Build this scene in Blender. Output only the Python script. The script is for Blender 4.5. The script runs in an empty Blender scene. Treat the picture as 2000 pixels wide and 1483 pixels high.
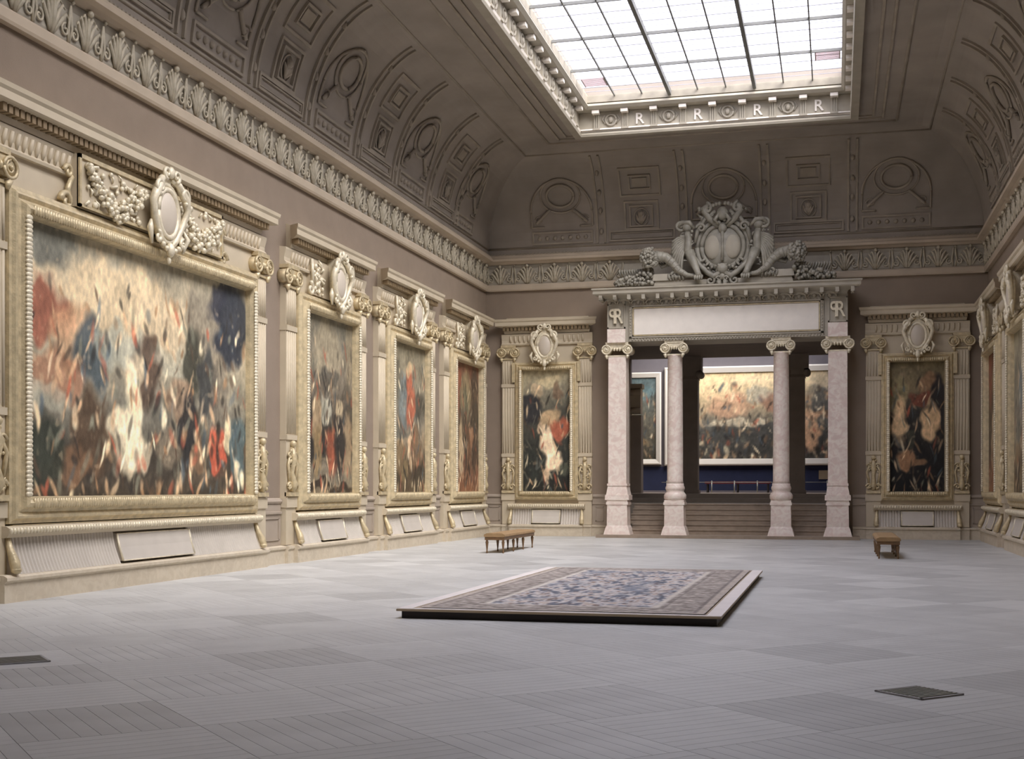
import bpy, math, random
import numpy as np
from mathutils import Vector, Matrix, noise as mn
PI = math.pi
random.seed(7)
C = bpy.context.scene.collection
scene = bpy.context.scene

# ------------------------------------------------------------------ camera, light, exposure
H = 1.5
F_PX, CX, HY = 2461.0, 1010.0, 952.0
cam_d = bpy.data.cameras.new('camera'); cam = bpy.data.objects.new('camera', cam_d); C.objects.link(cam)
cam.location = (0, 0, H); cam.rotation_euler = (PI / 2, 0, math.radians(14.23))
cam_d.sensor_fit = 'HORIZONTAL'; cam_d.sensor_width = 36.0
cam_d.lens = F_PX / 2000 * 36.0
cam_d.shift_x = (1000 - CX) / 2000; cam_d.shift_y = (HY - 741.5) / 2000
cam_d.clip_start = 0.05; cam_d.clip_end = 300
scene.camera = cam

scene.view_settings.view_transform = 'Standard'
scene.view_settings.look = 'None'
scene.view_settings.gamma = 1
scene.view_settings.use_curve_mapping = False
scene.view_settings.exposure = 0.35

SKY = 4.6
w = bpy.data.worlds.new('overcast_sky'); scene.world = w; w.use_nodes = True
nt = w.node_tree; nt.nodes.clear()
tc = nt.nodes.new('ShaderNodeTexCoord'); sep = nt.nodes.new('ShaderNodeSeparateXYZ')
nt.links.new(tc.outputs['Generated'], sep.inputs[0])
mz = nt.nodes.new('ShaderNodeMath'); mz.operation = 'MULTIPLY_ADD'      # overcast sky: zenith three times the horizon
mz.inputs[1].default_value = 2 / 3; mz.inputs[2].default_value = 1 / 3; mz.use_clamp = True
nt.links.new(sep.outputs[2], mz.inputs[0])
ms = nt.nodes.new('ShaderNodeMath'); ms.operation = 'MULTIPLY'; ms.inputs[1].default_value = SKY
nt.links.new(mz.outputs[0], ms.inputs[0])
bg = nt.nodes.new('ShaderNodeBackground'); bg.inputs[0].default_value = (0.91, 0.91, 1.0, 1)
nt.links.new(ms.outputs[0], bg.inputs[1])
wo = nt.nodes.new('ShaderNodeOutputWorld'); nt.links.new(bg.outputs[0], wo.inputs[0])

sun_d = bpy.data.lights.new('hazy_sun', 'SUN'); sun_d.energy = 9.5; sun_d.angle = math.radians(56); sun_d.color = (1.0, 0.965, 0.90)
sun = bpy.data.objects.new('hazy_sun', sun_d); C.objects.link(sun); sun.location = (20, 20, 30)
sun.rotation_euler = Vector((-0.57, 0.44, -0.76)).to_track_quat('-Z', 'Y').to_euler()

def portal(name, x0, x1, y0, y1, z):
    d = bpy.data.lights.new(name, 'AREA'); d.shape = 'RECTANGLE'; d.size = x1 - x0; d.size_y = y1 - y0
    d.cycles.is_portal = True
    o = bpy.data.objects.new(name, d); C.objects.link(o); o.location = ((x0 + x1) / 2, (y0 + y1) / 2, z)
XL, XR, YB, YF = -10.64, 4.17, 38.0, -1.5
XC = (XL + XR) / 2
SX0, SX1, SY0, SY1, SZ = -6.67, 0.14, 8.75, 34.2, 12.3       # main glazing
portal('skylight_portal', SX0, SX1, SY0, SY1, SZ + 0.12)
RX0, RX1, RY0, RY1, RZ = -6.6, 0.2, 44.6, 48.9, 9.0        # second room's glazing
portal('far_skylight_portal', RX0, RX1, RY0, RY1, RZ + 0.1)

# ------------------------------------------------------------------ materials
def lin(c):
    return tuple((v / 255 / 12.92) if v / 255 <= 0.04045 else ((v / 255 + 0.055) / 1.055) ** 2.4 for v in c) + (1,)
def mat(name, rgb, rough=0.6, metal=0.0, var=0.12, scale=3.0, bump=0.0, bscale=30.0, vein=None, attr=None, spec=0.5, detail=5):
    m = bpy.data.materials.new(name); m.use_nodes = True; n = m.node_tree; L = n.links
    b = n.nodes['Principled BSDF']; b.inputs['Roughness'].default_value = rough; b.inputs['Metallic'].default_value = metal
    b.inputs['Specular IOR Level'].default_value = spec
    t = n.nodes.new('ShaderNodeTexCoord')
    nz = n.nodes.new('ShaderNodeTexNoise'); nz.inputs['Scale'].default_value = scale; nz.inputs['Detail'].default_value = detail
    L.new(t.outputs['Object'], nz.inputs['Vector'])
    r = n.nodes.new('ShaderNodeMapRange'); r.inputs[3].default_value = 1 - var; r.inputs[4].default_value = 1 + var
    r.inputs[1].default_value = 0.25; r.inputs[2].default_value = 0.75
    L.new(nz.outputs['Fac'], r.inputs[0])
    mx = n.nodes.new('ShaderNodeMix'); mx.data_type = 'RGBA'; mx.blend_type = 'MULTIPLY'; mx.inputs[0].default_value = 1
    if attr:
        a = n.nodes.new('ShaderNodeAttribute'); a.attribute_name = attr; L.new(a.outputs['Color'], mx.inputs[6])
        if attr == 'tint':
            m2 = n.nodes.new('ShaderNodeMix'); m2.data_type = 'RGBA'; m2.blend_type = 'MULTIPLY'; m2.inputs[0].default_value = 1
            m2.inputs[7].default_value = lin(rgb); L.new(a.outputs['Color'], m2.inputs[6]); L.new(m2.outputs[2], mx.inputs[6])
    elif vein:
        v = n.nodes.new('ShaderNodeTexNoise'); v.inputs['Scale'].default_value = vein[1]; v.inputs['Detail'].default_value = 8
        v.inputs['Distortion'].default_value = 1.6; L.new(t.outputs['Object'], v.inputs['Vector'])
        cr = n.nodes.new('ShaderNodeValToRGB'); cr.color_ramp.elements[0].position = 0.40; cr.color_ramp.elements[1].position = 0.60
        cr.color_ramp.elements[0].color = lin(vein[0]); cr.color_ramp.elements[1].color = lin(rgb)
        L.new(v.outputs['Fac'], cr.inputs[0]); L.new(cr.outputs[0], mx.inputs[6])
    else:
        mx.inputs[6].default_value = lin(rgb)
    L.new(r.outputs[0], mx.inputs[7]); L.new(mx.outputs[2], b.inputs['Base Color'])
    if bump:
        bn = n.nodes.new('ShaderNodeTexNoise'); bn.inputs['Scale'].default_value = bscale; bn.inputs['Detail'].default_value = 4
        L.new(t.outputs['Object'], bn.inputs['Vector'])
        bp = n.nodes.new('ShaderNodeBump'); bp.inputs['Strength'].default_value = bump; bp.inputs['Distance'].default_value = 0.02
        L.new(bn.outputs['Fac'], bp.inputs['Height']); L.new(bp.outputs[0], b.inputs['Normal'])
    return m
M = {
 'fabric': mat('mauve_wall_fabric', (143, 127, 110), 0.9, var=0.07, scale=2.2, bump=0.25, bscale=90),
 'dado': mat('taupe_dado_paint', (166, 152, 135), 0.7, var=0.06),
 'entab': mat('taupe_painted_plaster', (186, 170, 148), 0.75, var=0.10, scale=1.5),
 'frieze': mat('aged_plaster_relief', (168, 160, 144), 0.7, var=0.18, scale=4),
 'ornament': mat('grey_gold_ornament', (186, 176, 154), 0.55, metal=0.1, var=0.3, scale=7),
 'cove': mat('brown_grey_vault', (154, 144, 132), 0.85, var=0.16, scale=0.9),
 'relief': mat('vault_relief', (158, 147, 131), 0.8, var=0.18, scale=2),
 'stone': mat('cream_painted_stone', (198, 184, 158), 0.6, var=0.07, scale=2.5),
 'plinth': mat('pale_stone_plinth', (206, 193, 170), 0.65, var=0.06, scale=4, vein=((198, 184, 160), 6)),
 'panel': mat('pale_grey_fluting', (196, 187, 174), 0.6, var=0.06),
 'gold': mat('pale_gilding', (204, 187, 150), 0.42, metal=0.25, var=0.25, scale=9, bump=0.3, bscale=40),
 'gold_shade': mat('painted_shade_gilding', (142, 122, 92), 0.5, metal=0.2, var=0.2, scale=8),  # gilding darkened to paint in the shade beneath the cornices
 'goldlite': mat('worn_white_gilding', (226, 215, 188), 0.45, metal=0.2, var=0.2, scale=12, bump=0.3, bscale=50),
 'boss': mat('smooth_rose_boss', (204, 192, 174), 0.45, var=0.06),
 'pink': mat('veined_pink_marble', (238, 226, 213), 0.4, var=0.05, scale=6, vein=((226, 206, 194), 5)),
 'portal': mat('grey_stone_portal', (168, 160, 143), 0.65, var=0.10, scale=3),
 'sculpt': mat('sculpted_grey_stone', (146, 141, 127), 0.5, var=0.3, scale=5, bump=0.4, bscale=18),
 'white': mat('white_inscription_stone', (236, 228, 216), 0.5, var=0.04, scale=4),
 'step': mat('worn_brown_step_stone', (150, 134, 116), 0.6, var=0.16, scale=5),
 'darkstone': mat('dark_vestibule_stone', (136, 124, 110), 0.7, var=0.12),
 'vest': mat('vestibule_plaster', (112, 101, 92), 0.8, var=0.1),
 'floor': mat('waxed_grey_parquet', (193, 191, 188), 0.46, var=0.10, scale=2.0, attr='tint', bump=0.06, bscale=6),
 'joint': mat('dark_floor_joint', (164, 161, 158), 0.7),
 'iron': mat('cast_iron_bar', (176, 174, 162), 0.5, metal=0.3),
 'pit_shade': mat('painted_pit_shade', (14, 15, 16), 0.9),  # near-black colour standing in for the shade below the grate
 'paint': mat('oil_paint', (128, 128, 128), 0.5, var=0.06, scale=20, attr='pigment', bump=0.3, bscale=60, spec=0.25),
 'rug': mat('woven_rug', (128, 128, 128), 0.95, var=0.10, scale=30, attr='pigment', bump=0.5, bscale=120, spec=0.1),
 'cloth': mat('white_edge_cloth', (222, 214, 208), 0.9, var=0.05),
 'darkwood': mat('dark_platform_wood', (44, 36, 32), 0.6, var=0.15),
 'edgewood': mat('pale_platform_edge', (168, 148, 120), 0.55, var=0.1),
 'oak': mat('brown_bench_wood', (112, 84, 54), 0.45, var=0.2, scale=12),
 'velvet': mat('worn_tan_velvet', (150, 122, 86), 0.9, var=0.15, scale=10),
 'bar': mat('grey_glazing_iron', (120, 120, 116), 0.6, metal=0.2),
 'barlight': mat('pale_glazing_lead', (170, 170, 178), 0.6),
 'blue': mat('navy_cloth_dado', (36, 42, 70), 0.85, var=0.12),
 'whitepaint': mat('white_painted_wood', (232, 224, 208), 0.5, var=0.03),
 'vent': mat('rose_vent_lattice', (190, 172, 174), 0.6, var=0.1),
 'red': mat('dark_red_rope', (96, 40, 44), 0.8),
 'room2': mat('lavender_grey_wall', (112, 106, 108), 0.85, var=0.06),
 'notice': mat('tan_card', (150, 132, 104), 0.8),
}
def glass():
    m = bpy.data.materials.new('sky_glass'); m.use_nodes = True; n = m.node_tree; n.nodes.clear()
    o = n.nodes.new('ShaderNodeOutputMaterial'); t = n.nodes.new('ShaderNodeBsdfTransparent'); t.inputs[0].default_value = (0.90, 0.90, 0.93, 1)
    g = n.nodes.new('ShaderNodeBsdfGlossy'); g.inputs['Roughness'].default_value = 0.25; g.inputs[0].default_value = (0.6, 0.6, 0.6, 1)
    mx = n.nodes.new('ShaderNodeMixShader'); mx.inputs[0].default_value = 0.07; n.links.new(t.outputs[0], mx.inputs[1]); n.links.new(g.outputs[0], mx.inputs[2])
    n.links.new(mx.outputs[0], o.inputs[0]); return m
M['glass'] = glass()

# ------------------------------------------------------------------ mesh builder and object helpers
class MB:
    def __init__(s): s.v = []; s.f = []; s.sm = []
    def add(s, vs, fs, smooth=False, mtx=None):
        o = len(s.v)
        if mtx is not None: vs = [tuple(mtx @ Vector(p)) for p in vs]
        s.v += [tuple(p) for p in vs]; s.f += [tuple(i + o for i in f) for f in fs]; s.sm += [smooth] * len(fs)
        return s
    def box(s, x0, x1, y0, y1, z0, z1, mtx=None):
        if x0 > x1: x0, x1 = x1, x0
        if y0 > y1: y0, y1 = y1, y0
        vs = [(x0, y0, z0), (x1, y0, z0), (x1, y1, z0), (x0, y1, z0), (x0, y0, z1), (x1, y0, z1), (x1, y1, z1), (x0, y1, z1)]
        return s.add(vs, [(3, 2, 1, 0), (4, 5, 6, 7), (0, 1, 5, 4), (1, 2, 6, 5), (2, 3, 7, 6), (3, 0, 4, 7)], mtx=mtx)
    def taper(s, x0, x1, y0, y1, z0, z1, dx, dy):       # box whose foot is wider by dx, dy
        vs = [(x0 - dx, y0 - dy, z0), (x1 + dx, y0 - dy, z0), (x1 + dx, y1 + dy, z0), (x0 - dx, y1 + dy, z0), (x0, y0, z1), (x1, y0, z1), (x1, y1, z1), (x0, y1, z1)]
        return s.add(vs, [(3, 2, 1, 0), (4, 5, 6, 7), (0, 1, 5, 4), (1, 2, 6, 5), (2, 3, 7, 6), (3, 0, 4, 7)])
    def prism(s, prof, x0, x1, smooth=False, ret=0.0):   # profile (y,z) extruded along x; ret = side return, how far the ends follow the profile
        n = len(prof); vs = []
        for e, x in ((-1, x0), (1, x1)):
            for (y, z) in prof: vs.append((x + e * (y * ret), y, z))
        fs = [(i, (i + 1) % n, (i + 1) % n + n, i + n) for i in range(n)]
        fs = [f[::-1] for f in fs]
        fs += [tuple(range(n)), tuple(range(2 * n - 1, n - 1, -1))]
        return s.add(vs, fs, smooth)
    def lathe(s, prof, cx, cy, n=24, smooth=True):      # prof (r,z)
        vs = []; k = len(prof)
        for j in range(n):
            a = 2 * PI * j / n
            for (r, z) in prof: vs.append((cx + r * math.cos(a), cy + r * math.sin(a), z))
        fs = []
        for j in range(n):
            for i in range(k - 1):
                a, b = j * k + i, ((j + 1) % n) * k + i
                fs.append((a, b, b + 1, a + 1))
        fs.append(tuple(j * k for j in range(n))[::-1]); fs.append(tuple(j * k + k - 1 for j in range(n)))
        return s.add(vs, fs, smooth)
    def tube(s, pts, rs, n=6, flat=1.0, axis=None):     # swept tube; flat squashes along axis
        pts = [Vector(p) for p in pts]
        if not hasattr(rs, '__len__'): rs = [rs] * len(pts)
        vs = []; up = Vector(axis) if axis else Vector((0, 1, 0))
        for i, p in enumerate(pts):
            t = (pts[min(i + 1, len(pts) - 1)] - pts[max(i - 1, 0)])
            if t.length < 1e-9: t = Vector((0, 0, 1))
            t.normalize(); u = up
            if abs(t.dot(u)) > 0.97: u = Vector((1, 0, 0)) if abs(t.x) < 0.9 else Vector((0, 0, 1))
            a = t.cross(u).normalized(); b = a.cross(t).normalized()
            for j in range(n):
                q = 2 * PI * j / n
                vs.append(p + a * (rs[i] * math.cos(q)) + b * (rs[i] * flat * math.sin(q)))
        k = len(pts); fs = [(i * n + j, i * n + (j + 1) % n, (i + 1) * n + (j + 1) % n, (i + 1) * n + j) for i in range(k - 1) for j in range(n)]
        fs.append(tuple(range(n))[::-1]); fs.append(tuple((k - 1) * n + j for j in range(n)))
        return s.add(vs, fs, True)
    def ball(s, c, r, n=8, m=5):
        if not hasattr(r, '__len__'): r = (r, r, r)
        vs = [(c[0], c[1], c[2] + r[2])]
        for i in range(1, m):
            a = PI * i / m
            for j in range(n):
                b = 2 * PI * j / n
                vs.append((c[0] + r[0] * math.sin(a) * math.cos(b), c[1] + r[1] * math.sin(a) * math.sin(b), c[2] + r[2] * math.cos(a)))
        vs.append((c[0], c[1], c[2] - r[2])); L = len(vs) - 1
        fs = [(0, 1 + j, 1 + (j + 1) % n) for j in range(n)]
        for i in range(m - 2):
            for j in range(n):
                a = 1 + i * n + j; b = 1 + i * n + (j + 1) % n; fs.append((a, a + n, b + n, b))
        fs += [(1 + (m - 2) * n + j, L, 1 + (m - 2) * n + (j + 1) % n) for j in range(n)]
        return s.add(vs, fs, True)
    def ring(s, c, R, r, n=20, m=6, rz=None, ry=1.0):   # ring in the xz plane
        rz = rz or R
        pts = [(c[0] + R * math.cos(2 * PI * i / n), c[1], c[2] + rz * math.sin(2 * PI * i / n)) for i in range(n + 1)]
        return s.tube(pts, r, m, ry)
    def spiral(s, c, R, turns, r, sx=1, a0=0.0, n=18):
        pts = []; rs = []
        for i in range(n + 1):
            q = i / n; a = a0 + turns * 2 * PI * q; rr = R * (1 - 0.85 * q)
            pts.append((c[0] + sx * rr * math.cos(a), c[1], c[2] + rr * math.sin(a))); rs.append(r * (1 - 0.4 * q))
        return s.tube(pts, rs, 5)
    def mesh(s, name, m):
        me = bpy.data.meshes.new(name); me.from_pydata(s.v, [], s.f); me.polygons.foreach_set('use_smooth', s.sm)
        me.materials.append(m); me.update(); return me
    def build(s, name, m, parent=None, loc=None, kind=None, label=None):
        o = bpy.data.objects.new(name, s.mesh(name, m)); C.objects.link(o)
        if parent: o.parent = parent
        if loc: o.location = loc
        if kind: o['kind'] = kind
        if label: o['label'] = label
        return o
def inst(name, me, parent=None, loc=(0, 0, 0), rot=(0, 0, 0), kind=None, scale=None):
    o = bpy.data.objects.new(name, me); C.objects.link(o); o.location = loc; o.rotation_euler = rot
    if parent: o.parent = parent
    if kind: o['kind'] = kind
    if scale: o.scale = scale
    return o
def empty(name, loc, rz=0, label=None, cat=None, group=None, kind=None):
    o = bpy.data.objects.new(name, None); C.objects.link(o); o.location = loc; o.rotation_euler = (0, 0, rz); o.empty_display_size = 0.2
    if label: o['label'] = label
    if cat: o['category'] = cat
    if group: o['group'] = group
    if kind: o['kind'] = kind
    return o
def copy_tree(o, parent=None):
    c = o.copy(); C.objects.link(c)
    if parent: c.parent = parent
    for ch in list(o.children): copy_tree(ch, c)
    return c
def arc(c, R, a0, a1, n=10, sx=1, rz=None, y=0):
    rz = rz or R
    return [(c[0] + sx * R * math.cos(a0 + (a1 - a0) * i / n), y if len(c) < 3 else c[1], c[-1] + rz * math.sin(a0 + (a1 - a0) * i / n)) for i in range(n + 1)]

# ------------------------------------------------------------------ pigments (vertex colour for paintings and rug)
def vnoise(x, y, seed):
    rs = np.random.RandomState(seed); g = rs.rand(64, 64)
    xi = np.floor(x).astype(int); yi = np.floor(y).astype(int); fx = x - xi; fy = y - yi
    fx = fx * fx * (3 - 2 * fx); fy = fy * fy * (3 - 2 * fy)
    a = g[xi % 64, yi % 64]; b = g[(xi + 1) % 64, yi % 64]; c = g[xi % 64, (yi + 1) % 64]; d = g[(xi + 1) % 64, (yi + 1) % 64]
    return (a * (1 - fx) + b * fx) * (1 - fy) + (c * (1 - fx) + d * fx) * fy
def fbm(x, y, seed, o=4):
    t = 0; a = 0.5; s = 0
    for i in range(o): t = t + a * vnoise(x * 2 ** i + 7 * i, y * 2 ** i + 3 * i, seed + i); s += a; a *= 0.55
    return t / s
def srgb2lin(c): c = c / 255.0; return np.where(c <= 0.04045, c / 12.92, ((c + 0.055) / 1.055) ** 2.4)
def canvas_mesh(name, w_, h_, nx, nz, ramp, blobs, seed, dark=1.0):
    """upright sheet in the local xz plane facing +y; viewer sees +x on the LEFT (local x runs right to left)"""
    us = np.linspace(0, 1, nx + 1); vs = np.linspace(0, 1, nz + 1); U, V = np.meshgrid(us, vs, indexing='ij')
    asp = w_ / h_
    wu = (fbm(U * 7 * asp * 1.4, V * 7, seed, 2) - 0.5) * 0.13 / asp ** 0.5 + (fbm(U * 24 * asp, V * 22, seed + 9, 2) - 0.5) * 0.025 / asp
    wv = (fbm(U * 7 * asp * 1.4, V * 7, seed + 20, 2) - 0.5) * 0.13 + (fbm(U * 24 * asp, V * 22, seed + 29, 2) - 0.5) * 0.03
    u = U + wu; v = V + wv
    col = np.zeros(U.shape + (3,)); rp = sorted(ramp)
    for k in range(3): col[..., k] = np.interp(v, [r[0] for r in rp], [r[1][k] for r in rp])
    for (bu, bv, ru, rv, c, a) in blobs:
        d = np.sqrt(((u - bu) / ru) ** 2 + ((v - bv) / rv) ** 2); al = np.clip((1.18 - d) / 0.36, 0, 1)[..., None] * a
        col = col * (1 - al) + np.array(c) * al
    rr = random.Random(seed * 13 + 1); pal_ = [(198, 170, 138), (210, 198, 172), (150, 66, 48), (58, 74, 92), (34, 34, 36), (40, 38, 36), (120, 88, 62), (92, 96, 88), (172, 136, 104), (70, 54, 44)]
    for q in range(int(200 * max(0.5, asp))):
        bu, bv = rr.random(), rr.random() ** 1.4 * 0.86; c = rr.choice(pal_); tl = rr.uniform(-0.6, 0.6); ru = rr.uniform(0.006, 0.016) / asp ** 0.6; rv = rr.uniform(0.02, 0.06)
        du = (U + 0.25 * (u - U) - bu); dv = (V + 0.25 * (v - V) - bv); d = np.sqrt(((du - tl * dv / asp) / ru) ** 2 + (dv / rv) ** 2)
        al = np.clip((1.25 - d) / 0.7, 0, 1)[..., None] * rr.uniform(0.35, 0.8); col = col * (1 - al) + np.array(c) * al
    st = fbm(U * 60 * asp, V * 34, seed + 40, 3); s2 = fbm(U * 14 * asp, V * 11, seed + 60, 3)
    col = col * (0.88 + 0.44 * st + 0.38 * s2)[..., None] * dark
    hot = np.clip((fbm(U * 34 * asp, V * 26, seed + 80, 2) - 0.70) * 6, 0, 1)[..., None]
    col = col * (1 - hot * 0.35) + np.array((190, 168, 140)) * hot * 0.35 * dark
    g_ = col.mean(-1, keepdims=True); col = (g_ + (col - g_) * 0.66) * np.array((1.04, 1.0, 0.90))
    col = srgb2lin(np.clip(col, 4, 255))
    vx = [((0.5 - a) * w_, 0, b * h_) for a in us for b in vs]
    fs = [((i + 1) * (nz + 1) + j, i * (nz + 1) + j, i * (nz + 1) + j + 1, (i + 1) * (nz + 1) + j + 1) for i in range(nx) for j in range(nz)]
    fs = [f[::-1] for f in fs]
    me = bpy.data.meshes.new(name); me.from_pydata(vx, [], fs); me.materials.append(M['paint'])
    at = me.color_attributes.new('pigment', 'FLOAT_COLOR', 'POINT')
    arr = np.concatenate([col.reshape(-1, 3), np.ones((col.shape[0] * col.shape[1], 1))], axis=1).astype(np.float32)
    at.data.foreach_set('color', arr.ravel()); me.update(); return me

# ------------------------------------------------------------------ the hall: floor
fl = MB().box(XL - 0.4, XR + 0.4, YF - 0.4, 44.0, -0.2, -0.012).build('floor', M['joint'], kind='structure')
S = 1.08; P0, Q0 = 4.5, 7.83; R2 = math.sqrt(0.5); NP = 9
def pq(p, q): return ((p - q) * R2, (p + q) * R2)
def plank_geo(p, q, horiz, k):
    g = 0.002; a = S / NP
    if horiz: return (p + g, p + S - g, q + k * a + g / 2, q + (k + 1) * a - g / 2)
    return (p + k * a + g / 2, p + (k + 1) * a - g / 2, q + g, q + S - g)
variants = {}
def tint_of(i, j, k):
    r = random.Random(i * 917 + j * 131); b = r.choice((0.86, 0.92, 0.97, 1.0, 1.05)) * (0.95 if (i + j) % 2 else 1.04)  # alternate squares tinted to paint grain-direction sheen, over random wood tone
    return b * (1 + 0.05 * (random.Random(i * 17 + j * 7 + k).random() - 0.5))
def set_tint(me, vals):
    at = me.color_attributes.new('tint', 'FLOAT_COLOR', 'POINT'); arr = np.ones((len(vals), 4), np.float32)
    v = np.array(vals, np.float32); arr[:, 0] = v * 0.985; arr[:, 1] = v * 1.0; arr[:, 2] = v * 0.985
    at.data.foreach_set('color', arr.ravel())
grates = [(0.58, 9.60), (-6.85, 9.50)]
planks = []
def clip(poly):
    for ax, lim, sg in ((0, XL - 0.02, 1), (0, XR + 0.02, -1), (1, YB + 0.02, -1)):
        out = []
        for a in range(len(poly)):
            p, q = poly[a], poly[(a + 1) % len(poly)]; dp, dq = sg * (p[ax] - lim), sg * (q[ax] - lim)
            if dp >= 0: out.append(p)
            if (dp >= 0) != (dq >= 0):
                t = dp / (dp - dq); out.append((p[0] + t * (q[0] - p[0]), p[1] + t * (q[1] - p[1])))
        poly = out
        if len(poly) < 3: return []
    return poly
for i in range(-25, 45):
    for j in range(-25, 45):
        p, q = P0 + i * S, Q0 + j * S
        cx, cy = pq(p + S / 2, q + S / 2)
        if not (XL - 0.9 < cx < XR + 0.9 and 4.5 < cy < YB + 0.9): continue
        for k in range(NP):
            hz = (i + j) % 2 == 0; g = plank_geo(p, q, hz, k)
            c4 = [pq(g[0], g[2]), pq(g[1], g[2]), pq(g[1], g[3]), pq(g[0], g[3])]
            n4 = clip(c4)
            if not n4: continue
            clipd = n4 != c4; c4 = n4
            mx_, my_ = sum(c[0] for c in c4) / len(c4), sum(c[1] for c in c4) / len(c4)
            th = math.radians(14.23); fw = -math.sin(th) * mx_ + math.cos(th) * my_; rt = math.cos(th) * mx_ + math.sin(th) * my_
            vis = fw > 6.6 and abs(rt / fw) < 0.43
            planks.append((0 if (vis and not clipd) else 1, fw, i, j, k, hz, g, c4))
planks.sort(key=lambda t: (t[0], t[1]))
vmesh = {}
for n_, (fl_, fw, i, j, k, hz, g, c4) in enumerate(planks[:300]):
    tn = round(tint_of(i, j, k), 2); key = (hz, tn)
    if key not in vmesh:
        lx, ly = (S - 0.004, S / NP - 0.002) if hz else (S / NP - 0.002, S - 0.004)
        b = MB().taper(-lx / 2 + 0.0005, lx / 2 - 0.0005, -ly / 2 + 0.0005, ly / 2 - 0.0005, -0.012, 0.0, 0.0005, 0.0005)
        me = b.mesh('plank', M['floor']); set_tint(me, [tn] * 8); vmesh[key] = me
    c = pq((g[0] + g[1]) / 2, (g[2] + g[3]) / 2)
    inst('plank', vmesh[key], fl, (c[0], c[1], 0.0), (0, 0, PI / 4))
b = MB(); tv = []
for (fl_, fw, i, j, k, hz, g, c4) in planks[300:]:
    o = len(b.v); b.v += [(x, y, 0.0) for x, y in c4] + [(x, y, -0.012) for x, y in c4]
    m_ = len(c4); b.f += [tuple(o + a for a in range(m_))] + [(o + a, o + m_ + a, o + m_ + (a + 1) % m_, o + (a + 1) % m_) for a in range(m_)]; b.sm += [False] * (m_ + 1)
    tv += [tint_of(i, j, k)] * (2 * m_)
# plain floor behind the camera's feet
o = len(b.v); b.v += [(XL, YF, -0.002), (XR, YF, -0.002), (XR, 5.3, -0.002), (XL, 5.3, -0.002)]; b.f.append((o, o + 1, o + 2, o + 3)); b.sm.append(False); tv += [0.9] * 4
po = b.build('distant_planks', M['floor'], fl, kind='stuff'); set_tint(po.data, tv)

for gi, (gx, gy) in enumerate(grates):
    e = empty('floor_grate', (gx, gy, 0), PI / 4, ['square iron floor grate set diagonally, on the right of the hall floor', 'dark iron floor grate at the left edge of the hall floor'][gi], 'floor grate')
    MB().box(-0.2, 0.2, -0.2, 0.2, 0.001, 0.004).build('pit_shade', M['pit_shade'], e)  # thin black sheet on the floor, painting the shade of a recess
    f_ = MB(); a = 0.22
    f_.box(-a, a, -a, -a + 0.02, 0.001, 0.012).box(-a, a, a - 0.02, a, 0.001, 0.012).box(-a, -a + 0.02, -a, a, 0.001, 0.012).box(a - 0.02, a, -a, a, 0.001, 0.012)
    f_.build('frame', M['joint'], e)
    bm_ = MB().box(-0.2, 0.2, -0.006, 0.006, 0.004, 0.014).mesh('bar', M['iron'])
    for k in range(9):
        inst('bar', bm_, e, (0, -0.168 + k * 0.042, 0))
    continue
    bm2 = MB().box(-0.003, 0.003, -0.2, 0.2, 0.004, 0.010).mesh('bar', M['iron'])
    for k in range(7): inst('bar', bm2, e, (-0.165 + k * 0.055, 0, 0))

# ------------------------------------------------------------------ walls
ZT = 8.66
MB().box(XL - 0.4, XL, YF - 0.4, YB + 0.4, -0.012, ZT + 0.1).build('wall_left', M['fabric'], kind='structure')
MB().box(XR, XR + 0.4, YF - 0.4, YB + 0.4, -0.012, ZT + 0.1).build('wall_right', M['fabric'], kind='structure')
MB().box(XL, XR, YF - 0.4, YF, -0.012, ZT + 0.1).build('wall_front', M['fabric'], kind='structure')
OX0, OX1, OZ = -6.15, -0.15, 5.9
bw = MB().box(XL, OX0, YB, YB + 0.4, -0.012, ZT + 0.1).box(OX1, XR, YB, YB + 0.4, -0.012, ZT + 0.1).box(OX0, OX1, YB, YB + 0.4, OZ, ZT + 0.1)
bw.build('wall_back', M['fabric'], kind='structure')

# moulded runs around the walls: dict wall -> (origin, rotation, length) local x along, local y outwards
def wall_frame(name, side):
    if side == 'L': return empty(name, (XL, 0, 0), -PI / 2)      # local x = -Y, local y = +X
    if side == 'R': return empty(name, (XR, 0, 0), PI / 2)       # local x = +Y, local y = -X
    return empty(name, (0, YB, 0), PI)                           # local x = -X, local y = -Y
RANGE = {'L': (-YB, -YF), 'R': (YF, YB), 'B': (-XR, -XL)}
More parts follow.
